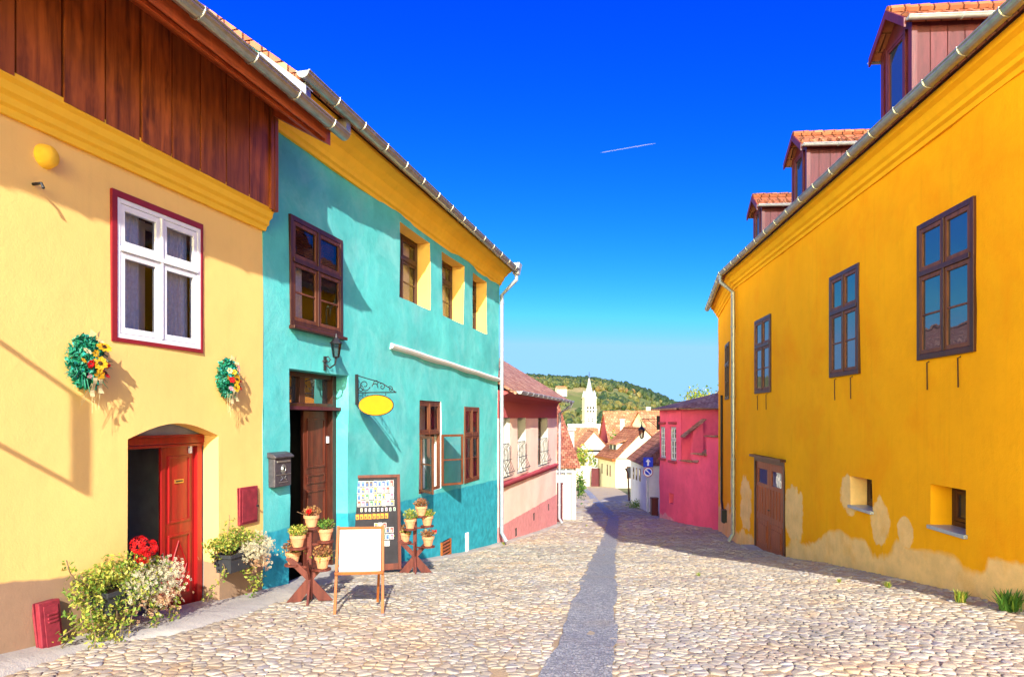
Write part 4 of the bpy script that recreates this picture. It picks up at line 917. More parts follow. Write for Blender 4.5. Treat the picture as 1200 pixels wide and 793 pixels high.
# church tower
zb_ = gz(37.3,330)-2; r_ = root('church', (37.3,330,zb_), radians(8), 'white church tower with pointed grey spire in front of the wooded hill', 'church')
g = lambda v: (490-v)/800*330-zb_
m = MB(); m.box(-2.8,2.8,-2.8,2.8,0,g(466)); 
for z_ in (g(492),g(480),g(466)): m.box(-3.05,3.05,-3.05,3.05,z_-.25,z_+.25)
m.build('tower', 'whitefar', r_)
for q in (-1.4,0,1.4):
    t = MB(); t.box(q-.42,q+.42,-2.9,-2.79,g(483),g(476.5)); t.lathe([(0,0),(.42,0),(.42,.08),(0,.08)],(q,-2.85,g(476.5)),10); t.build('belfry_opening', 'iron', r_)
for q in (-.9,.9):
    t = MB(); t.box(q-.35,q+.35,-2.9,-2.79,g(494),g(490)); t.build('slit_window', 'iron', r_)
t = MB(); zz0, zz1 = g(466)+.3, g(444)
t.lathe([(2.9,zz0),(2.1,zz0+1.0),(1.7,zz0+2.4),(.05,zz1+1.2)], (0,0,0), 8)
for a in range(4): t.lathe([(.9,zz0),(.7,zz0+1.6),(0,zz0+3.4)], (2.9*cos(pi/4+a*pi/2),2.9*sin(pi/4+a*pi/2),0), 6)
t.build('spire', 'spiregrey', r_); t = MB(); t.tube([(0,0,zz1+.9),(0,0,zz1+3.4)], .12, 6); t.bar((-.6,0,zz1+1.8),(.6,0,zz1+1.8), .15, .15); t.ico((0,0,zz1+.6),.3); t.build('cross', 'iron', r_)

# ------------------------------------------------------------------ ground
gx = [-900,-500,-250,-120,-60,-30,-15,-8,-4,0,4,8,12,18,26,40,60,80,110,150,200,300,500,900]
ys = [-60,-30,-12,-6,-2,0,2,4,5,6,7,8,9,10,12,14,16,18,20,22,24,26,28,30,33,36,39,42,46,50,55,60,65,70,75,80,90,105,130,170,230,300,400,430,450,470,490,510,530,560,590,620,650,680,710,740,760,800,900,1100,1500]
gx = sorted(set(gx+[i*20 for i in range(-20,25)])); m = MB(); n = len(ys)
m.add([(x,y,gz(x,y)-.16 if abs(x)<30 and y<60 else gz(x,y)-.035) for x in gx for y in ys], [(i*n+j,(i+1)*n+j,(i+1)*n+j+1,i*n+j+1) for i in range(len(gx)-1) for j in range(n-1)])
o = m.build('ground', 'earth', smooth=True); tag(o, kind='structure')
def lb(y): # street edges
    pts = [(-60,-5.2),(0,-5.2),(28.4,1.9),(31,2.05),(31.1,3.0),(40,3.9),(55,5.0),(72,7.2),(80,8.0)]
    for (a,xa),(b,xb) in zip(pts,pts[1:]):
        if a <= y <= b: return xa+(xb-xa)*(y-a)/(b-a) if a > 0 or y < 0 else -5.2+.25*y
    return 8
def rb(y):
    pts = [(-60,5),(0,5),(19.8,6.485),(25.5,7.71),(25.6,7.75),(32,6.92),(36,7.07),(42,7.3),(50,8.6),(68,10.3),(80,9.3)]
    for (a,xa),(b,xb) in zip(pts,pts[1:]):
        if a <= y <= b: return xa+(xb-xa)*(y-a)/(b-a)
    return 9.3
m = MB(); yy = [-30,-10,-4,0]+[1+i*.25 for i in range(127)]+[33+i*1.5 for i in range(32)]
K = 30; vs = []
crown = lambda x, y: 0
def cxm(y):
    pts = [(-60,-.6),(0,-.35),(4.2,.37),(8.3,1.02),(16.2,2.2),(24,3.5),(33,4.9),(42,5.3),(60,6.6),(80,8)]
    for (a,xa),(b,xb) in zip(pts,pts[1:]):
        if a <= y <= b: return xa+(xb-xa)*(y-a)/(b-a)
    return 8
und = lambda x, y: .035*noise.noise(Vector((x*.5,y*.5,3)))+.018*noise.noise(Vector((x*1.5,y*1.5,9)))+crown(x,y)
for y in yy:
    a, b = lb(y)-.1, rb(y)+.1
    vs += [(a+(b-a)*i/K, y, gz(0,y)+und(a+(b-a)*i/K, y)+.003) for i in range(K+1)]
m.add(vs, [(j*(K+1)+i,j*(K+1)+i+1,(j+1)*(K+1)+i+1,(j+1)*(K+1)+i) for j in range(len(yy)-1) for i in range(K)], 0)
# individual stones: jittered cells clipped against their neighbours
DY = .068
def stones():
    rows = []; y = 2.9
    while y < 46:
        dy = DY if y < 12 else DY+(y-12)*.0075; w = dy*1.5; a, b = lb(y)-.05, rb(y)+.05; cx = cxm(y)
        r = []; x = a+R.uniform(0,w)
        while x < b:
            ch = abs(x-cx) < .25+.0*y; (R.random() > .13 or ch) and r.append((x+R.uniform(-.3,.3)*w, y+R.uniform(-.33,.33)*dy+.04*sin(x*1.1+y*.3), ch)); x += w*(.8 if ch else R.choice((.8,1,1,1.25)))
        rows.append(r); y += dy
    for j, r in enumerate(rows):
        nb = [q for jj in range(max(0,j-2), min(len(rows),j+3)) for q in rows[jj]]
        dy = DY if r and r[0][1] < 12 else DY+(r[0][1]-12)*.0075
        for (x, y, ch) in r:
            if ch: continue
            if abs(x/y) > .80: continue
            S_ = dy*2.2; near = [q for q in nb if abs(q[0]-x) < S_*1.6 and abs(q[1]-y) < S_*1.4 and (q[0] != x or q[1] != y)]
            poly = [(x-S_,y-S_),(x+S_,y-S_),(x+S_,y+S_),(x-S_,y+S_)]
            for qx, qy, _ in near:
                mx, my, nx, ny = (x+qx)/2, (y+qy)/2, qx-x, qy-y; out = []
                for i in range(len(poly)):
                    p, q = poly[i], poly[(i+1) % len(poly)]
                    dp = (p[0]-mx)*nx+(p[1]-my)*ny; dq = (q[0]-mx)*nx+(q[1]-my)*ny
                    if dp <= 0: out.append(p)
                    if dp*dq < 0: t = dp/(dp-dq); out.append((p[0]+(q[0]-p[0])*t, p[1]+(q[1]-p[1])*t))
                poly = out
                if len(poly) < 3: break
            if len(poly) < 3: continue
            cx = sum(p[0] for p in poly)/len(poly); cy = sum(p[1] for p in poly)/len(poly)
            if R.random() < .03+(.35 if x > rb(y)-.9 and y < 14 else 0): continue
            h = R.uniform(.008,.016) if not ch else R.uniform(.008,.012); tx, ty = R.gauss(0,.07), R.gauss(0,.07)
            z0 = gz(0,cy)+und(cx,cy)
            def P(p, k, z): qx, qy = cx+(p[0]-cx)*k, cy+(p[1]-cy)*k; return (qx, qy, z0+(gz(0,qy)-gz(0,cy))+z+(tx*(qx-cx)+ty*(qy-cy) if z > 0 else 0))
            n = len(poly); g1 = R.uniform(.93,.985)
            vs = [P(p, g1, -.03) for p in poly]+[P(p, g1*.94, h*.62) for p in poly]+[P(p, .60, h) for p in poly]
            fs = [(i,(i+1)%n,n+(i+1)%n,n+i) for i in range(n)]+[(n+i,n+(i+1)%n,2*n+(i+1)%n,2*n+i) for i in range(n)]+[tuple(range(2*n,3*n))]
            m.add(vs, fs, 2 if ch else 1, R.random())
stones()
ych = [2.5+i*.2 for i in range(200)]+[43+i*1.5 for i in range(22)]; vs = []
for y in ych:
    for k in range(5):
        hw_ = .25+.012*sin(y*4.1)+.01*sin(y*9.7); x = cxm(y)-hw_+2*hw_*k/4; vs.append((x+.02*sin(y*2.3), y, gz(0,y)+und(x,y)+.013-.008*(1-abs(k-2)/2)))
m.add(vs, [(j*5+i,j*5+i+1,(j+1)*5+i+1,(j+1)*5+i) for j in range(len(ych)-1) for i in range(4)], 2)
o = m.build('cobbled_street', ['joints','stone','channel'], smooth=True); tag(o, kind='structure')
# pale pavement edge along the left houses
m = MB(); vs = []; yy2 = [1+i*.35 for i in range(79)]
for i, y in enumerate(yy2):
    x = lb(y); w = (.30 if y < 9 else .14)+.10*noise.noise(Vector((y*.8,0,2)))+(.25 if 6.2 < y < 9.0 else 0); z = gz(0,y)
    vs += [(x-.15,y,z+.075),(x+w*.6,y-w*.15,z+.06+.01*sin(y*3)),(x+w,y-w*.25,z+.035),(x+w+.06,y-w*.25,z-.06)]
m.add(vs, [(j*4+i,j*4+i+1,(j+1)*4+i+1,(j+1)*4+i) for j in range(len(yy2)-1) for i in range(3)])
o = m.build('pavement', 'conc', smooth=True); tag(o, kind='structure')

# hill wood: one mass of crowns
m = MB(); cnt = 0
base = bmesh.new(); bmesh.ops.create_icosphere(base, subdivisions=2, radius=1); BV = [v.co.copy() for v in base.verts]; BF = [tuple(v.index for v in f.verts) for f in base.faces]; base.free()
while cnt < 3300:
    x, y = R.uniform(-60,230), R.uniform(455,765)
    d = noise.noise(Vector((x/38,y/38,1)))+.35*noise.noise(Vector((x/12,y/12,4)))
    top = y > 715
    if not top and d < -.05 and R.random() < .93: continue
    if x > 88+.1*(715-y) and 590 < y < 712 and R.random() < .93: continue
    if abs(x-43) < 14 and 560 < y < 604: continue
    cnt += 1; r = R.uniform(1.5,3.2)*(1.3 if top else 1); sd = R.random()*90; z = gz(x,y)+r*.7
    t = R.random()*(.35 if top else .5)+(.0 if top else .5*max(0,min(1,.5+noise.noise(Vector((x/25,y/25,8)))*1.2)))
    vs = []
    for v in BV:
        k = 1+.55*noise.noise(v*2.3+Vector((sd,0,0)))+R.uniform(-.12,.12); vs.append((x+v.x*r*k, y+v.y*r*k, z+v.z*r*1.15*k))
    m.add(vs, BF, 0, t)
o = m.build('hill_wood', 'wood_far'); tag(o, kind='stuff')

# ================================================================== THINGS
def FLw(F, u, v, d): p = F.px(u, v, d); return F.w(p.x, p.y, p.z)
def cloud(mb, c, r, n, size, m=0, flat=None):
    c = Vector(c)
    for i in range(n):
        v = Vector((R.gauss(0,1),R.gauss(0,1),R.gauss(0,1))).normalized()*(R.random()**.4); mb.leaf(c+Vector((v.x*r[0],v.y*r[1],v.z*r[2])), size*R.uniform(.6,1.35), m, nrm=flat)
def flower(mb, c, r, m, n=6, mc=None, nrm=(0,-1,.3)):
    """open blossom: ring of petals round a centre"""
    c = Vector(c); nn = (Vector(nrm)+Vector((R.gauss(0,.35),R.gauss(0,.35),R.gauss(0,.35)))).normalized()
    x = nn.cross(Vector((0,0,1)));  x = x.normalized() if x.length > .1 else Vector((1,0,0)); y = nn.cross(x)
    for k in range(n):
        a = 2*pi*k/n+R.uniform(-.2,.2); d = x*cos(a)+y*sin(a); e = nn.cross(d)
        mb.add([c+d*r*.15,c+d*r*.65+e*r*.32+nn*r*.12,c+d*r*1.0+nn*r*.05,c+d*r*.65-e*r*.32+nn*r*.12], [(0,1,2),(0,2,3)], m, R.random())
    if mc is not None: mb.ico(c+nn*r*.08, r*.28, mc, sub=1, sq=(1,1,1))
# wreaths
def wreath(u, v, rx, rz_, D, label, seed, rose=False):
    w = FLw(FY, u, v, 0); r_ = root('flower_wreath', w, RL, label, 'wreath', 'flower wreaths on the light yellow wall')
    g = MB()
    for i in range(1300):
        a = R.uniform(0,2*pi); q = R.uniform(.0,1)**.6; dpt = D*(1-.5*q)*R.uniform(.3,1.0)
        g.leaf((cos(a)*rx*q,-dpt,sin(a)*rz_*q), R.uniform(.035,.065), 0 if R.random() < .88 else 1)
    for i in range(60):     # spiky tips
        a = R.uniform(pi*.95,pi*2.05); l = R.uniform(1.0,1.28); b = R.uniform(.5,.8)
        g.tube([(cos(a)*rx*b,-D*.5,sin(a)*rz_*b),(cos(a)*rx*l,-D*R.uniform(.2,.9),sin(a)*rz_*l)], [.007,.001], 3, 0, t=R.random())
    g.build('leaves', ['wreath','pblue'], r_)
    f = MB()
    for i, (fx, fz, fr, mm, cc) in enumerate([(.45,.55,.075,0,1),(.15,-.05,.075,0,1),(.1,-.5,.065,0,None),(.5,-.4,.07,2,1),(-.3,-.1,.05,2,None),(.55,.1,.045,3,None),(-.45,.35,.045,3,None),(-.1,.3,.04,0,None),(-.35,-.55,.04,4,None),(.65,-.1,.04,2,None),(.2,.75,.035,3,None),(-.6,.0,.035,0,None)]):
        if rose and i in (0,): mm, cc = 4, None
        for k in range(1 if cc else 2): flower(f, (fx*rx,-D*(1.05-.3*abs(fx)),fz*rz_), fr*(1-.35*k)*(.85 if rose else .9), mm, 10 if cc else 7, cc)
    f.build('flowers', ['pyel','pbrown','pred','pcream','ppink'], r_)
    for s_, L_ in ((-1,.16),(1,.13)):
        vs = []; b = MB()
        for i in range(7): t = i/6; vs += [(s_*.03+s_*.03*t-.025,-D*1.0-.01*sin(t*6),-rz_*.6-L_*t),(s_*.03+s_*.03*t+.025,-D*1.0-.01*sin(t*6+1),-rz_*.6-L_*t)]
        b.add([(v[0]*.8,v[1],v[2]) for v in vs], [(2*i,2*i+1,2*i+3,2*i+2) for i in range(6)]); b.build('ribbon', 'pcream', r_)
    b = MB()
    b.add([(0,-D,rz_+.0),(-.05,-D*.9,rz_+.04),(-.05,-D*.8,rz_-.03),(.05,-D*.9,rz_+.04),(.05,-D*.8,rz_-.03)], [(0,1,2),(0,4,3)]); b.build('bow', 'pcream', r_); b = MB()
    for i in range(8): b.tube([(R.uniform(-.1,.1),-D*.8,-rz_*.8),(R.uniform(-.14,.05),-D*.8,-rz_*1.1-R.uniform(.03,.2))], .0015, 3, t=.0)
    b.build('straw', 'pcream', r_); return r_
wreath(95, 424, .19, .235, .17, 'larger green flower wreath with sunflowers and cream bow, left of the white window', 1)
wreath(262, 443, .165, .22, .15, 'smaller green flower wreath with a pink rose, right of the white window', 2, True)
# hanging sign on two arms just outside the left edge, whose shadow falls on the wall
an = FY.I @ Vector((*lpt(3.14), 0)); w = FY.w(an.x, 0, 0); r_ = root('hanging_banner', (w.x,w.y,0), RL, 'narrow banner on two iron arms fixed to the light yellow wall', 'sign')
m = MB(); m.box(-.02,.02,-1.12,-1.05,1.02,1.80); m.build('banner', 'blackpl', r_)
m = MB(); m.tube([(0,.02,1.78),(0,-1.12,1.82)], .022, 8); m.tube([(0,.02,1.0),(0,-1.12,1.04)], .022, 8); m.tube([(0,-.55,1.78),(0,-.70,1.52)], .015, 6); m.build('arm', 'iron', r_)
# planters
def planter(x, z, L, D0, name_label, size=1., red=True, hang=(), seed=0, fl=0, front=True):
    w = FY.w(x, 0, z); r_ = root('flower_box', w, RL, name_label, 'planter', 'hanging flower boxes by the red door')
    b = MB(); d1, d2, h = D0, D0+.22, .2
    b.add([(0,-d2,h),(L,-d2,h),(L,-d1,h),(0,-d1,h),(.03,-d2+.02,0),(L-.03,-d2+.02,0),(L-.03,-d1-.02,0),(.03,-d1-.02,0)], [(4,5,1,0),(5,6,2,1),(6,7,3,2),(7,4,0,3),(7,6,5,4)])
    b.add([(0,-d2,h-.03),(L,-d2,h-.03),(L,-d1,h-.03),(0,-d1,h-.03)], [(0,1,2,3)], 1)
    for q in (0,1): pass
    b.box(-.012,L+.012,-d2-.012,-d2+.002,h-.035,h+.003); b.box(-.012,L+.012,-d1-.002,-d1+.012,h-.035,h+.003); b.box(-.012,.002,-d2+.003,-d1-.003,h-.035,h+.003); b.box(L-.002,L+.012,-d2+.003,-d1-.003,h-.035,h+.003)
    b.build('trough', ['blackpl','soil'], r_)
    b = MB()
    for q in (.1,L-.1): b.bar((q,.0,h*.9),(q,-d1,h*.9), .02, .006); b.bar((q,-.003,h*1.1),(q,-.003,h*.2), .02, .006)
    b.build('bracket', 'iron', r_)
    ym = -(d1+d2)/2
    f = MB(); 
    for c, rr, n in (((L*.1,ym,h+.12),(.22,.17,.13),420),((L*.45,ym,h+.16),(.3,.2,.15),520),((-.12,ym,h+.06 if front else h+.14),(.18,.15,.16 if front else .08),300 if front else 160),((L*.85,ym-.03,h+.1),(.25,.2,.14),300))+(() if not front else (((-.02,ym-.06,h-.2),(.18,.12,.22),300),((L*.5,ym-.16,h-.02),(.3,.1,.14),300))): cloud(f, c, [k*size for k in rr], int(n*size), .036)
    f.build('foliage', 'leafy_y', r_)
    f = MB()
    for i in range(int(1150*size)):
        bo = R.choice(((0,0,.35,.55),(.35,-.2,0,.6),(-.35,-.2,-.25,.6),(.15,-.3,-.55,.5),(.6,0,.25,.4),(-.6,-.3,.2,.4)))
        v = Vector((R.gauss(0,.5),R.gauss(0,.5),R.gauss(0,.5)))*bo[3]+Vector((bo[0],bo[1],bo[2]))
        c = Vector((L*.82+fl,ym-.08,h-.02))+Vector((v.x*.36*size,v.y*.26*size,v.z*.27*size))
        flower(f, c, R.uniform(.013,.022), 0 if (v.z > -.35 or R.random() < .3) else 1, 5)
    f.build('small_flowers', ['pwhite','ppeach'], r_)
    if red:
        f = MB()
        for cx, cz, rr in ((.30,.36,.075),(.40,.31,.07),(.33,.25,.06)):
            for i in range(60):
                v = Vector((R.gauss(0,1),R.gauss(0,1),R.gauss(0,1))).normalized(); flower(f, Vector((cx*L/.55,ym-.12,h+cz))+v*rr, .022, 0, 5, nrm=v)
            f.tube([(cx,ym-.05,h),(cx*L/.55,ym-.12,h+cz)], .006, 4, 1)
        f.build('geranium', ['pred','leaf'], r_)
    v_ = MB()
    for (px, py, tz, dx, n) in hang:
        P0 = Vector((px,py,h*.6)); pts = [P0+Vector((dx*t+.05*sin(t*7+px*9),-.05*sin(pi*t),tz*t)) for t in [i/12 for i in range(13)]]
        v_.tube(pts, .005, 4, 1, t=.3)
        for i in range(n):
            k = R.random(); j = min(11,int(k*12)); c = pts[j].lerp(pts[j+1], k*12-j); v_.leaf(c+Vector((R.gauss(0,.03),R.gauss(0,.03),R.gauss(0,.02))), R.uniform(.03,.055), 0)
    v_.build('trailing_vine', ['leafy_y','stem'], r_)
    return r_
bx = FY.px(112,700,.15).x; bz = FY.px(138,713,.15).z
planter(bx, bz, .62, .06, 'larger flower box with red geranium and white blossom, left of the red door', 1.0, True,
  hang=((-.05,-.2,-.62,-.12,130),(.2,-.32,-.75,-.05,110),(.45,-.3,-.45,.0,90),(-.15,-.3,-.70,-.25,120),(.12,-.3,-.7,-.1,90),(.05,-.25,-.55,.0,110),(-.2,-.15,-.35,-.2,60),(.75,-.25,-.55,.08,110),(-.1,-.2,-.2,-.3,40),(.0,-.15,.42,-.32,40),(-.05,-.1,-.72,-.05,90),(.3,-.2,.3,.0,30)))
bx = FY.px(263,655,.2).x; bz = FY.px(275,668,.2).z
planter(bx, bz, .50, .06, 'smaller flower box of white and peach blossom between red door and turquoise house', .8, False,
  hang=((.45,-.2,-.5,.1,90),(.1,-.15,.5,.0,50),(-.02,-.2,-.35,-.28,40),(.3,-.2,-.4,.15,60),(-.05,-.1,.2,-.1,30)), fl=.06, front=False)
# meter cabinets
def cab(q, label, lean=0., slots=True, d=.07):
    a = FY.rect(*q); w = FY.w(a[0],0,a[2]); r_ = root('meter_cabinet', w, RL, label, 'cabinet'); W_, H_ = a[1]-a[0], a[3]-a[2]
    b = MB(); b.quadbox([(0,-.02-lean,0),(W_,-.02-lean,0),(W_,-.0,H_),(0,-.0,H_)], (0,.02+lean*.0,0)); b.quadbox([(.0,-.02-lean-d*.6,0),(W_,-.02-lean-d*.6,0),(W_,-.02-d*.6,H_),(0,-.02-d*.6,H_)], (0,d*.6,0)); b.build('body', 'cabinet', r_, bevel=.006)
    b = MB(); yy = lambda z: -.026-d*.6-lean*(1-z/H_)
    b.quadbox([(.03,yy(.02)-.002,.03),(W_-.03,yy(.02)-.002,.03),(W_-.03,yy(H_)-.002,H_-.03),(.03,yy(H_)-.002,H_-.03)], (0,-.006,0))
    if slots:
        for z_ in (.1,.13,.16,H_-.1,H_-.13,H_-.16): b.box(W_*.3,W_*.75,yy(z_)-.016,yy(z_),z_-.008,z_+.006)
    b.build('cabinet_door', 'cabinet', r_, bevel=.003)
    b = MB(); b.tube([(W_*.88,yy(H_*.45),H_*.45),(W_*.88,yy(H_*.45)-.03,H_*.45)], .012, 8); b.build('knob', 'iron', r_)
cab((38,63,706,701,784,777), 'faded red metal meter cabinet with vents, low on the brown plinth', .06)
cab((278,299,570,570,613,613), 'plain dark red panel on the wall above the smaller flower box', 0, False, .03)
# mailbox
a = FT.rect(313.5,334,530,528,572,567); w = FT.w(a[0],0,a[2]); r_ = root('mailbox', w, RL, 'dark grey cast metal mailbox on the turquoise wall left of the open doorway', 'mailbox')
W_, H_ = a[1]-a[0], a[3]-a[2]; b = MB(); b.box(.01,W_-.01,-.10,0,0,H_*.84); b.build('body', 'mailbox', r_, bevel=.012)
b = MB(); prof(b, [(0,H_*.84),(-.125,H_*.82),(-.13,H_*.87),(-.08,H_*.95),(0,H_)], -.015, W_+.015); b.build('lid', 'mailbox', r_, bevel=.008)
b = MB(); b.box(.05,W_-.05,-.112,-.098,H_*.70,H_*.75)
for k in range(3): b.tube([(W_*.5+.05*cos(t)*(1-.2*k),-.105-.004*k,H_*.5+.06*sin(t)*(1-.2*k)) for t in [j*pi/6 for j in range(13)]], .006, 5)
for k in (-1,1): b.tube([(W_*.5+k*.07,-.105,H_*.18),(W_*.5+k*.02,-.105,H_*.24),(W_*.5+k*.05,-.105,H_*.3)], .006, 5)
b.box(W_*.25,W_*.75,-.106,-.099,H_*.12,H_*.14); b.box(.03,W_-.03,-.107,-.099,H_*.34,H_*.36); b.build('relief', 'zinc', r_)
# wall lantern over the turquoise doorway
def lantern(mb, gb, c, s, mi=0):
    x, y, z = c; n = 6
    mb.lathe([(0,.30*s),(.012*s,.30*s),(.03*s,.22*s),(.12*s,.12*s),(.125*s,.11*s),(0,.11*s)], c, n, mi)
    mb.lathe([(.055*s,-.16*s),(.065*s,-.14*s),(0,-.14*s)], c, n, mi); mb.lathe([(0,-.2*s),(.03*s,-.17*s),(.055*s,-.16*s)], c, n, mi)
    for k in range(n):
        a = 2*pi*k/n; mb.tube([(x+.06*s*cos(a),y+.06*s*sin(a),z-.15*s),(x+.10*s*cos(a),y+.10*s*sin(a),z+.115*s)], .006*s, 4, mi)
    gb.lathe([(.056*s,-.145*s),(.096*s,.11*s)], c, n)
a = FT.px(380,424); w = FT.w(a.x,0,a.z); r_ = root('wall_lantern', w, RL, 'small black wall lantern above the turquoise house doorway', 'lamp')
m = MB(); g_ = MB(); m.lathe([(0,0),(.05,0),(.05,.02),(0,.02)],(0,0,0),10); m.tube([(0,0,-.12),(0,-.01,.08)], .028, 6)
m.tube([(0,-.01,-.03),(0,-.09,-.09),(0,-.17,-.04),(0,-.19,.05)], .012, 6); m.tube([(0,-.02,.05),(0,-.06,.08),(0,-.1,.03),(0,-.07,.0)], .008, 6); lantern(m, g_, (0,-.19,.18), .75)
m.build('bracket', 'iron', r_); g_.build('lamp_glass', 'lantern', r_)
# oval sign on scroll bracket
a = FT.px(416.5,460); w = FT.w(a.x,-.02,a.z); r_ = root('oval_sign', w, RL, 'blank yellow oval sign hanging from a black scrollwork bracket', 'sign')
m = MB(); m.box(-.012,.012,-.025,.035,-.19,.29); m.tube([(0,0,0),(0,-.68,0)], .010, 6)
def spiral(c, r0, r1, a0, a1, n=22): return [(0, c[0]+(r0+(r1-r0)*i/n)*cos(a0+(a1-a0)*i/n), c[1]+(r0+(r1-r0)*i/n)*sin(a0+(a1-a0)*i/n)) for i in range(n+1)]
for sp in (spiral((-.14,.12),.10,.02,-pi*.9,pi*1.6), spiral((-.07,.06),.055,.01,pi*.5,pi*3), spiral((-.30,.09),.03,.07,0,pi*1.1), spiral((-.44,.09),.055,.01,pi*.3,pi*2.6), spiral((-.58,.05),.05,.01,pi*.2,pi*2.4), spiral((-.34,.15),.05,.01,-pi*.2,pi*2)): m.tube(sp, .007, 5)
m.tube([(0,-.02,.27),(0,-.12,.24),(0,-.3,.19),(0,-.45,.14),(0,-.66,.01)], .008, 5); m.tube([(0,-.15,.0),(0,-.15,-.05)], .006, 4); m.tube([(0,-.5,.0),(0,-.5,-.05)], .006, 4)
m.build('bracket', 'iron', r_)
m = MB(); n = 40; ring = [(-.01,-.335+.29*cos(2*pi*i/n),-.20+.155*sin(2*pi*i/n)) for i in range(n)]; m.quadbox(ring, (.02,0,0)); m.build('sign_panel', 'signy', r_)
m = MB(); m.tube([(0,-.335+.294*cos(2*pi*i/n),-.20+.159*sin(2*pi*i/n)) for i in range(n+1)], .009, 5); m.build('rim', 'iron', r_)

# display board with postcards
def ground_at(x, y): return gz(0, y)+und(x, y)+.02
bc = Vector((-2.16, 10.85)); rzb = radians(17); zb_ = ground_at(bc.x, bc.y)+.02
LT = -radians(7)
r_ = root('display_board', (bc.x,bc.y,zb_), rzb, 'black display board of small postcards in dark wood frame, leaning by the turquoise doorway', 'display board'); r_.rotation_euler = (LT,0,rzb)
BW, BH = .80, 1.52
m = MB(); m.box(-BW/2+.04,BW/2-.04,-.0,.02,.1,BH-.04); m.build('panel', 'chalk', r_)
m = MB(); m.box(-BW/2,-BW/2+.05,-.02,.03,0,BH); m.box(BW/2-.05,BW/2,-.02,.03,0,BH); m.box(-BW/2+.05,BW/2-.05,-.02,.03,BH-.05,BH-.002); m.box(-BW/2+.05,BW/2-.05,-.02,.03,.0,.1); m.build('frame', 'doorbr', r_, bevel=.004)
MT = r_.matrix_world if False else Matrix.Translation(r_.location) @ r_.rotation_euler.to_matrix().to_4x4()
cols = [(.30,.04,.03),(.03,.08,.25),(.38,.28,.04),(.04,.16,.07),(.32,.30,.26),(.10,.20,.32),(.28,.10,.18),(.45,.38,.30),(.10,.07,.05)]
protos = {}
def card(x, z, w_, h_, ci, kind, label, grp):
    key = (kind, ci)
    if key not in protos:
        m = MB(); m.box(-w_/2,w_/2,-.004,0,-h_/2,h_/2,0)
        m.box(-w_/2+.004,w_/2-.004,-.0052,-.0045,-h_/2+.004,h_/2-.004,1)
        m.box(-w_/2+.012,w_/2-.02,-.0062,-.0054,-h_/2+.012,h_*.08,2)
        nm = f'card_colour_{ci}'; nm2 = f'card_colour_{(ci*3+4)%9}'
        for k_, c_ in ((nm, cols[ci]), (nm2, cols[(ci*3+4) % 9])):
            if k_ not in M: M[k_] = plain(k_, c_, .4, var=.3, scale=60)
        o = m.build(kind, ['card_white' if kind != 'wooden_magnet' else 'easel', nm if kind != 'wooden_magnet' else 'signy', nm2 if kind != 'wooden_magnet' else 'brownl']); protos[key] = o
    else: o = protos[key].copy(); COL.objects.link(o)
    o.matrix_world = MT @ Matrix.Translation((x,-.002 if True else 0,z)) @ Matrix.Rotation(R.uniform(-.05,.05),4,'Y')
    tag(o, label, 'card', grp); return o
M['card_white'] = plain('card_white', (.82,.82,.80), .4, var=.03)
k = .00415
for row, (v_, n_, xs, kind, lab, grp) in enumerate(((238,9,343,'postcard','small colourful postcard in the top four rows of the black display board','postcards on the display board'),(263,9,343,'postcard',0,0),(288,9,343,'postcard',0,0),(313,9,343,'postcard',0,0),
   (338,9,352,'souvenir_magnet','tiny pale souvenir magnet in the row under the postcards','small magnets on the display board'),(363,8,336,'wooden_magnet','tan wooden tag in the middle row of the black display board','wooden tags on the display board'),
   (399,3,407,'souvenir_card','small card in the lowest rows of the black display board','lower cards on the display board'),(418,9,340,'souvenir_card',0,0),(443,9,340,'souvenir_card',0,0),(468,8,340,'souvenir_card',0,0))):
    if lab: LB, GR = lab, grp
    for i in range(n_):
        x_ = (xs-404.5)*k+i*.0655+R.uniform(-.003,.003); z_ = BH-(v_-208)*k-.02+R.uniform(-.003,.003)
        w_, h_ = {'postcard':(.059,.092),'souvenir_magnet':(.03,.055),'wooden_magnet':(.055,.085),'souvenir_card':(.056,.085)}[kind]
        card(x_, z_, w_, h_, R.randrange(9), kind, LB, GR)
# whiteboard easel
ex, ey = -1.61, 7.2; ez = ground_at(ex,ey); sc_ = .0090
r_ = root('easel', (ex,ey,ez), radians(6), 'pine A-frame easel with blank white board standing on the cobbles', 'easel')
W_ = .235; m = MB()
for s_ in (-1,1): m.bar((s_*(W_+.012),-.05,-.01),(s_*W_,.12,.90), .03, .022, up=(0,1,0))
m.bar((-W_,.115,.875),(W_,.115,.875), .03, .026); m.bar((-W_-.02,.0,.42),(W_+.02,.0,.42), .045, .03); m.bar((-W_,.055,.405),(W_,.055,.405), .03, .026)
m.build('front_frame', 'easel', r_, bevel=.003)
m = MB(); m.quadbox([(-W_+.02,.045,.43),(W_-.02,.045,.43),(W_-.02,.117,.86),(-W_+.02,.117,.86)], (0,-.008,0)); m.build('whiteboard', 'whiteb', r_)
m = MB()
for s_ in (-1,1): m.bar((s_*(W_)-.09,.50,-.02),(s_*W_*.95-.01,.15,.88), .028, .02, up=(0,1,0))
m.bar((-W_-.05,.33,.43),(W_-.08,.33,.43), .03, .02); m.build('back_frame', 'easel', r_, bevel=.003)
m = MB(); m.quadbox([(-W_-.02,.32,.44),(W_-.05,.32,.44),(W_-.04,.18,.84),(-W_,.18,.84)], (0,-.006,0)); m.build('back_panel', 'signy', r_)
m = MB(); m.tube([(-W_,.03,.36),(-W_-.02,.12,.30),(-W_-.04,.30,.36)], .004, 4); m.build('cord', 'curtain', r_)
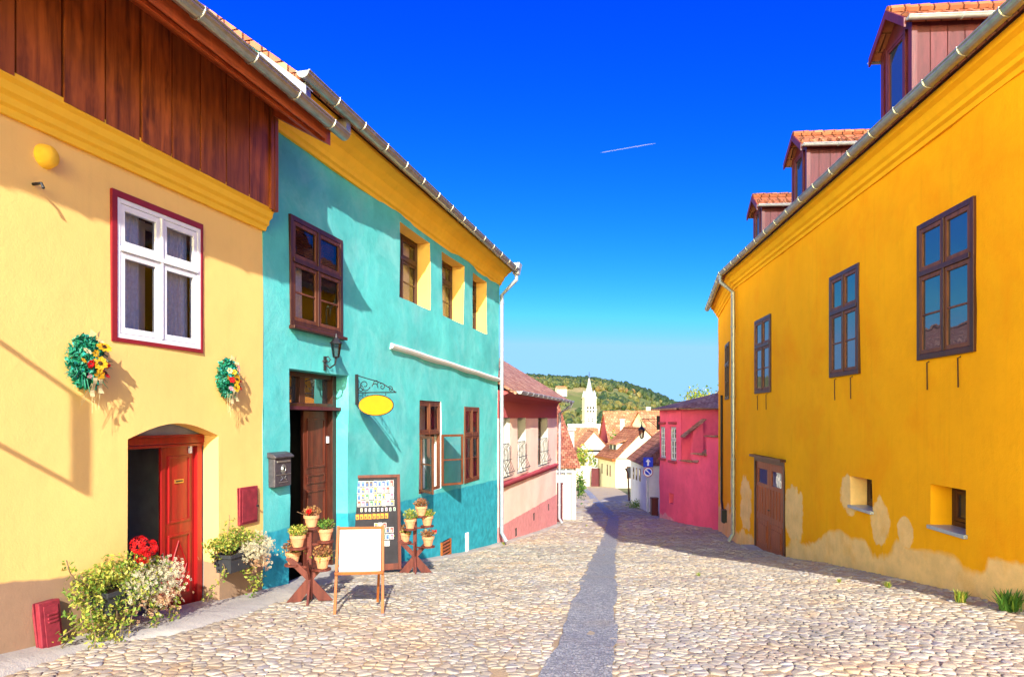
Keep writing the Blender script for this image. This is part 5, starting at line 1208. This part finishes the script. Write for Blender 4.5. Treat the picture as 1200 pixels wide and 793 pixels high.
# plant stands and pots
def stand(x, y, pots, scale, label, rz, pr):
    z = ground_at(x,y)-.01; r_ = root('plant_stand', (x,y,z), rz, label, 'plant stand')
    m = MB(); h = max(p[1] for p in pots)
    m.box(-.028,.028,-.028,.028,.02,h-.02); m.build('post', 'stand', r_, bevel=.003)
    for a in (radians(12), radians(100)):
        m = MB(); c, s_ = cos(a), sin(a); 
        P = lambda q, w: (c*q-s_*w, s_*q+c*w, 0)
        for s2 in (-1,1):
            pts = [(s2*.03,.27*scale),(s2*.26*scale,0.0),(s2*.10*scale,0.0),(s2*.0+s2*.03,.10*scale)]
            m.quadbox([(c*q+s_*.012, s_*q-c*.012, zz) for q, zz in pts], (-s_*.024, c*.024, 0))
            pts = [(s2*.03,.24*scale),(s2*.03,.34*scale),(s2*.20*scale,.52*scale),(s2*.27*scale,.50*scale)]
            m.quadbox([(c*q+s_*.0115, s_*q-c*.0115, zz) for q, zz in pts], (-s_*.023, c*.023, 0))
        m.build('cross_foot', 'stand', r_)
    for i, (px, pz, py, kind) in enumerate(pots):
        m = MB(); m.lathe([(0,-.022),(pr*1.15,-.022),(pr*1.15,0),(0,0)], (px,py,pz-.002), 14); m.bar((0,0,pz-.035),(px,py,pz-.035), .03, .022); m.build('shelf', 'stand', r_)
    return r_
PL = {'red':('russet leaved plant','autumn'),'green':('bright green leafy plant','leafy_y'),'mix':('tangled russet and green plant','autumn'),'dark':('fresh green plant','leaf')}
def pot(x, y, z, r, kind, label, grp):
    r_ = root('potted_plant', (x,y,z), R.uniform(0,6), label, 'potted plant', grp); h = r*1.6
    m = MB(); m.lathe([(0,0.002),(r*.66,0.002),(r*.92,h*.72),(r*1.04,h*.73),(r*1.06,h),(r*.94,h),(r*.9,h*.85),(0,h*.85)], (0,0,0), 18); m.build('pot', 'terra', r_)
    m = MB(); n = 260; hh = r*R.uniform(1.0,1.4)
    for i in range(n):
        v = Vector((R.gauss(0,1),R.gauss(0,1),R.gauss(0,1))).normalized()*(R.random()**.5); m.leaf(Vector((v.x*r*1.35, v.y*r*1.35, h+hh*.5+v.z*hh*.7)), r*R.uniform(.28,.5), 0)
    if kind == 'mix':
        for i in range(70): m.leaf((R.gauss(0,r*.9),R.gauss(0,r*.9),h+R.uniform(-.3,.3)*hh), r*.35, 1)
    for i in range(10): m.tube([(0,0,h*.8),(R.gauss(0,r*.6),R.gauss(0,r*.6),h+hh*.6)], .004, 4, 2)
    if kind == 'red':
        for i in range(14): flower(m, (r*R.uniform(.6,1.2),-r*R.uniform(.5,1),h+hh*R.uniform(.3,.9)), r*.25, 3, 5)
    m.build('foliage', [PL[kind][1],'leafy_y','stem','pred'], r_)
def stand_with(x, y, spec, scale, label, rz, pr, where, labs):
    stand(x, y, spec, scale, label, rz, pr); z = ground_at(x,y)-.01
    for (px,pz,py,kind), lb_ in zip(spec, labs):
        pot(x+px*cos(rz)-py*sin(rz), y+px*sin(rz)+py*cos(rz), z+pz, pr, kind, lb_, where)
stand_with(-2.34, 7.9, [(.02,.86,.0,'red'),(-.10,.65,-.12,'green'),(.16,.69,.08,'dark'),(-.20,.43,.02,'mix'),(.17,.40,-.08,'mix')], 1.0, 'red-brown wooden plant stand nearer the viewer, in front of the turquoise doorway', 0., .085, 'potted plants on the nearer stand',
  ['russet plant with red blossom topping the nearer stand','bright yellow-green plant at the left front of the nearer stand','fresh green plant right of centre on the nearer stand','trailing russet plant, lower left on the nearer stand','russet and green plant, lower right on the nearer stand, beside the easel'])
stand_with(-1.57, 11.05, [(.10,.93,.0,'red'),(-.06,.74,-.12,'green'),(.19,.76,.06,'green'),(-.17,.50,.04,'mix'),(.22,.45,-.06,'red')], 1.05, 'red-brown wooden plant stand farther down, right of the display board', 0., .095, 'potted plants on the farther stand',
  ['small russet plant topping the farther stand','bright green plant at the left front of the farther stand','yellow-green plant at the right back of the farther stand','trailing russet plant, lower left on the farther stand','russet plant, lower right on the farther stand'])
# traffic signs
sx, sy = 7.08, 35.2; sz = gz(0,sy); k_ = sy/800; r_ = root('traffic_signs', (sx,sy,sz), 0, 'grey post with blue arrow sign over round no parking sign', 'road sign')
zc = lambda v: (490-v)*k_-sz; xo = (759.5-600)*k_-sx
m = MB(); m.tube([(xo,.04,0),(xo,.04,zc(536))], .03, 8); m.build('post', 'zincp', r_)
m = MB(); hw = .25; z1 = zc(541.3); m.box(xo-hw,xo+hw,-.012,.0,z1-hw,z1+hw); m.build('arrow_sign', 'blue', r_, bevel=.004)
m = MB(); m.quadbox([(xo-.045,-.013,z1-.18),(xo+.045,-.013,z1-.18),(xo+.045,-.013,z1+.02),(xo+.13,-.013,z1+.02),(xo,-.013,z1+.18),(xo-.13,-.013,z1+.02),(xo-.045,-.013,z1+.02)], (0,-.004,0)); m.build('arrow', 'white2', r_)
z2 = zc(552.8); 
def disc(mb, r0, y, th, m_=0, n=32): mb.quadbox([(xo+r0*cos(2*pi*i/n), y, z2+r0*sin(2*pi*i/n)) for i in range(n)], (0,-th,0), m_)
m = MB(); disc(m,.255,.0,.01); m.build('round_sign', 'signred', r_); m = MB(); disc(m,.225,-.0105,.003,0); disc(m,.16,-.0145,.003,1); m.build('sign_face', ['white2','blue'], r_)
m = MB(); m.bar((xo-.12,-.021,z2+.12),(xo+.12,-.021,z2-.12), .055, .004, up=(0,1,0)); m.build('slash', 'white2', r_)
# street lantern on the pink house corner
ly = 32.05; k_ = ly/800; w = Vector(((770-600)*k_, ly, (490-492)*k_)); r_ = root('street_lantern', w, 0, 'old iron street lantern on a scrolled bracket at the hot pink house corner', 'street lamp')
m = MB(); g_ = MB(); lx = (752-600)*k_-w.x
m.tube([(.15,0,.05),(0,0,.05),(lx,0,.05),(lx-.05,0,.0),(lx,0,-.12),(lx,0,-.2)], .018, 6); m.tube([(x[1]*1.0,0,x[2]) for x in spiral((lx+.12,-.02),.12,.02,pi*.4,pi*2.4)], .012, 5)
m.tube([(0,0,-.35),(-.12,0,-.22),(-.35,0,-.05),(-.45,0,.05)], .014, 5); m.box(-.02,.16,-.04,.04,-.45,.2); m.tube([(x[1],0,x[2]) for x in spiral((-.14,-.06),.08,.01,0,pi*2.4)], .01, 5)
lantern(m, g_, (lx,0,-.62), 1.45); m.tube([(lx,0,-.2),(lx,0,-.3)], .02, 6); m.build('bracket', 'iron', r_); g_.build('lamp_glass', 'lantern', r_)
m = MB(); m.box(-.16,.16,-.16,.16,0,.82); m.box(-.18,.18,-.18,.18,.82,.88); o = m.build('rubbish_bin', 'wine'); o.location = (7.0,33.6,gz(0,33.6)); tag(o, 'dark red bin just beyond the hot pink house corner', 'bin')
# weeds
def tuft(x, y, s, label, mat='leaf', n=60):
    m = MB()
    for i in range(n):
        a = R.uniform(0,6.28); l = s*R.uniform(.5,1.2); d = s*R.uniform(.2,.8); b = Vector((R.gauss(0,s*.2),R.gauss(0,s*.2),0)); e = b+Vector((cos(a)*d,sin(a)*d,l)); sd = Vector((-sin(a),cos(a),0))*s*.05
        mid = b.lerp(e,.55)+Vector((0,0,l*.12)); m.add([b-sd*.5,b+sd*.5,mid+sd,mid-sd,e], [(0,1,2,3),(3,2,4)], 0, R.random())
    o = m.build('weed', mat); o.location = (x,y,ground_at(x,y)-.01); return tag(o, label, 'weed')
tuft(5.35,7.35,.20,'large green weed at the foot of the orange wall, bottom right corner of the photo','leaf',160)
tuft(5.2,7.9,.13,'dry straw coloured weed just left of the large green weed','leafy_y',120)
tuft(4.6,9.6,.05,'small weed in the cobbles by the orange wall','leafy_y',50)
tuft(2.9,10.6,.06,'small green weed growing between cobbles in open sunlight','leafy_y',50)
tuft(-.25,19.2,.10,'green weed at the foot of the downpipe of the turquoise house','leafy_y',60)
tuft(3.0,27.5,.08,'weed in the middle of the street near the white cottage','leafy_y',40)
tuft(4.95,9.0,.08,'dry grass tuft at the shadow edge by the orange wall','leafy_y',70)
# contrail high in the sky
m = MB(); P = lambda u, v, Y=3000: Vector(((u-U0)/F_*Y, Y, (V0-v)/F_*Y)); a, b = P(704,179), P(768,168)
m.tube([a.lerp(b,t) for t in (0,.1,.4,.75,1)], [.8,2.0,2.2,2.8,1.0], 8); o = m.build('contrail', 'trail'); tag(o, 'short white aircraft contrail in the blue sky', 'contrail', kind='stuff')
# ================================================================== light and camera
L = Vector((-.22, 1.83, -1.0)).normalized()
sun = bpy.data.lights.new('sun', 'SUN'); sun.energy = SUN_E; sun.angle = radians(.5); sun.color = (1, .95, .86)
so = bpy.data.objects.new('sun', sun); COL.objects.link(so); so.rotation_euler = L.to_track_quat('-Z', 'Y').to_euler()
wd = bpy.data.worlds.new('World'); scene.world = wd; wd.use_nodes = True; t = wd.node_tree; t.nodes.clear()
sky = t.nodes.new('ShaderNodeTexSky'); sky.sky_type = 'NISHITA'; sky.sun_disc = False
sky.sun_elevation = math.asin(-L.z); sky.sun_rotation = atan2(-L.x, -L.y); sky.altitude = 400; sky.air_density = 1.0; sky.dust_density = .3; sky.ozone_density = 4
def sk_math(op, a, b):
    n = t.nodes.new('ShaderNodeMath'); n.operation = op
    for i, x in enumerate((a, b)):
        if isinstance(x, (int, float)): n.inputs[i].default_value = x
        else: t.links.new(x, n.inputs[i])
    return n.outputs[0]
sep = t.nodes.new('ShaderNodeSeparateColor'); t.links.new(sky.outputs[0], sep.inputs[0]); cmb = t.nodes.new('ShaderNodeCombineColor')
for i, (k, p) in enumerate(((.8,4.0),(.38,1.85),(1.,1.))):      # deeper, more polarised blue
    v_ = sk_math('MULTIPLY', sk_math('POWER', sk_math('MULTIPLY', sep.outputs[i], .15), p), k/.15)
    t.links.new(sk_math('MINIMUM', v_, (.13,.275,.50)[i]/.15), cmb.inputs[i])
tc = t.nodes.new('ShaderNodeTexCoord'); sx_ = t.nodes.new('ShaderNodeSeparateXYZ'); t.links.new(tc.outputs['Generated'], sx_.inputs[0])
def sk_rng(v, a, b, c, d):
    n = t.nodes.new('ShaderNodeMapRange'); n.interpolation_type = 'SMOOTHSTEP'
    for i, x in enumerate((a, b, c, d)): n.inputs[i+1].default_value = x
    t.links.new(v, n.inputs[0]); return n.outputs[0]
side = sk_math('ADD', sk_math('MULTIPLY', sx_.outputs[0], -.75), sk_math('MULTIPLY', sx_.outputs[1], -.66))
back = sk_math('MULTIPLY', sk_rng(side, .05, .75, 0, 1), sk_rng(sx_.outputs[2], .6, .2, .05, 1))   # warm fill glow added to the sky behind left, brightening the shaded orange wall
fill_mix = t.nodes.new('ShaderNodeMix'); fill_mix.data_type = 'RGBA'; fill_mix.blend_type = 'MULTIPLY'; fill_mix.inputs[0].default_value = 1
t.links.new(sky.outputs[0], fill_mix.inputs[6]); fill_mix.inputs[7].default_value = (*SKY_FILL, 1)
mx = t.nodes.new('ShaderNodeMix'); mx.data_type = 'RGBA'; t.links.new(back, mx.inputs[0]); t.links.new(cmb.outputs[0], mx.inputs[6]); t.links.new(fill_mix.outputs[2], mx.inputs[7])
bg = t.nodes.new('ShaderNodeBackground'); bg.inputs['Strength'].default_value = SKY_S; wo = t.nodes.new('ShaderNodeOutputWorld')
t.links.new(mx.outputs[2], bg.inputs['Color']); t.links.new(bg.outputs[0], wo.inputs[0])
cam = bpy.data.cameras.new('camera'); co = bpy.data.objects.new('camera', cam); COL.objects.link(co); scene.camera = co
co.location = (0,0,0); co.rotation_euler = (radians(90),0,0); cam.sensor_width = 36; cam.lens = 24; cam.shift_y = (V0-396.5)/1200; cam.clip_start = .05; cam.clip_end = 8000
vs_ = scene.view_settings; vs_.view_transform = 'Standard'; vs_.look = 'None'; vs_.gamma = 1; vs_.exposure = EXPO; vs_.use_curve_mapping = False
scene.cycles.max_bounces = 8; scene.cycles.diffuse_bounces = 5; scene.cycles.transparent_max_bounces = 10; scene.cycles.sample_clamp_indirect = 8
try: scene.cycles.use_denoising = True
except Exception: pass
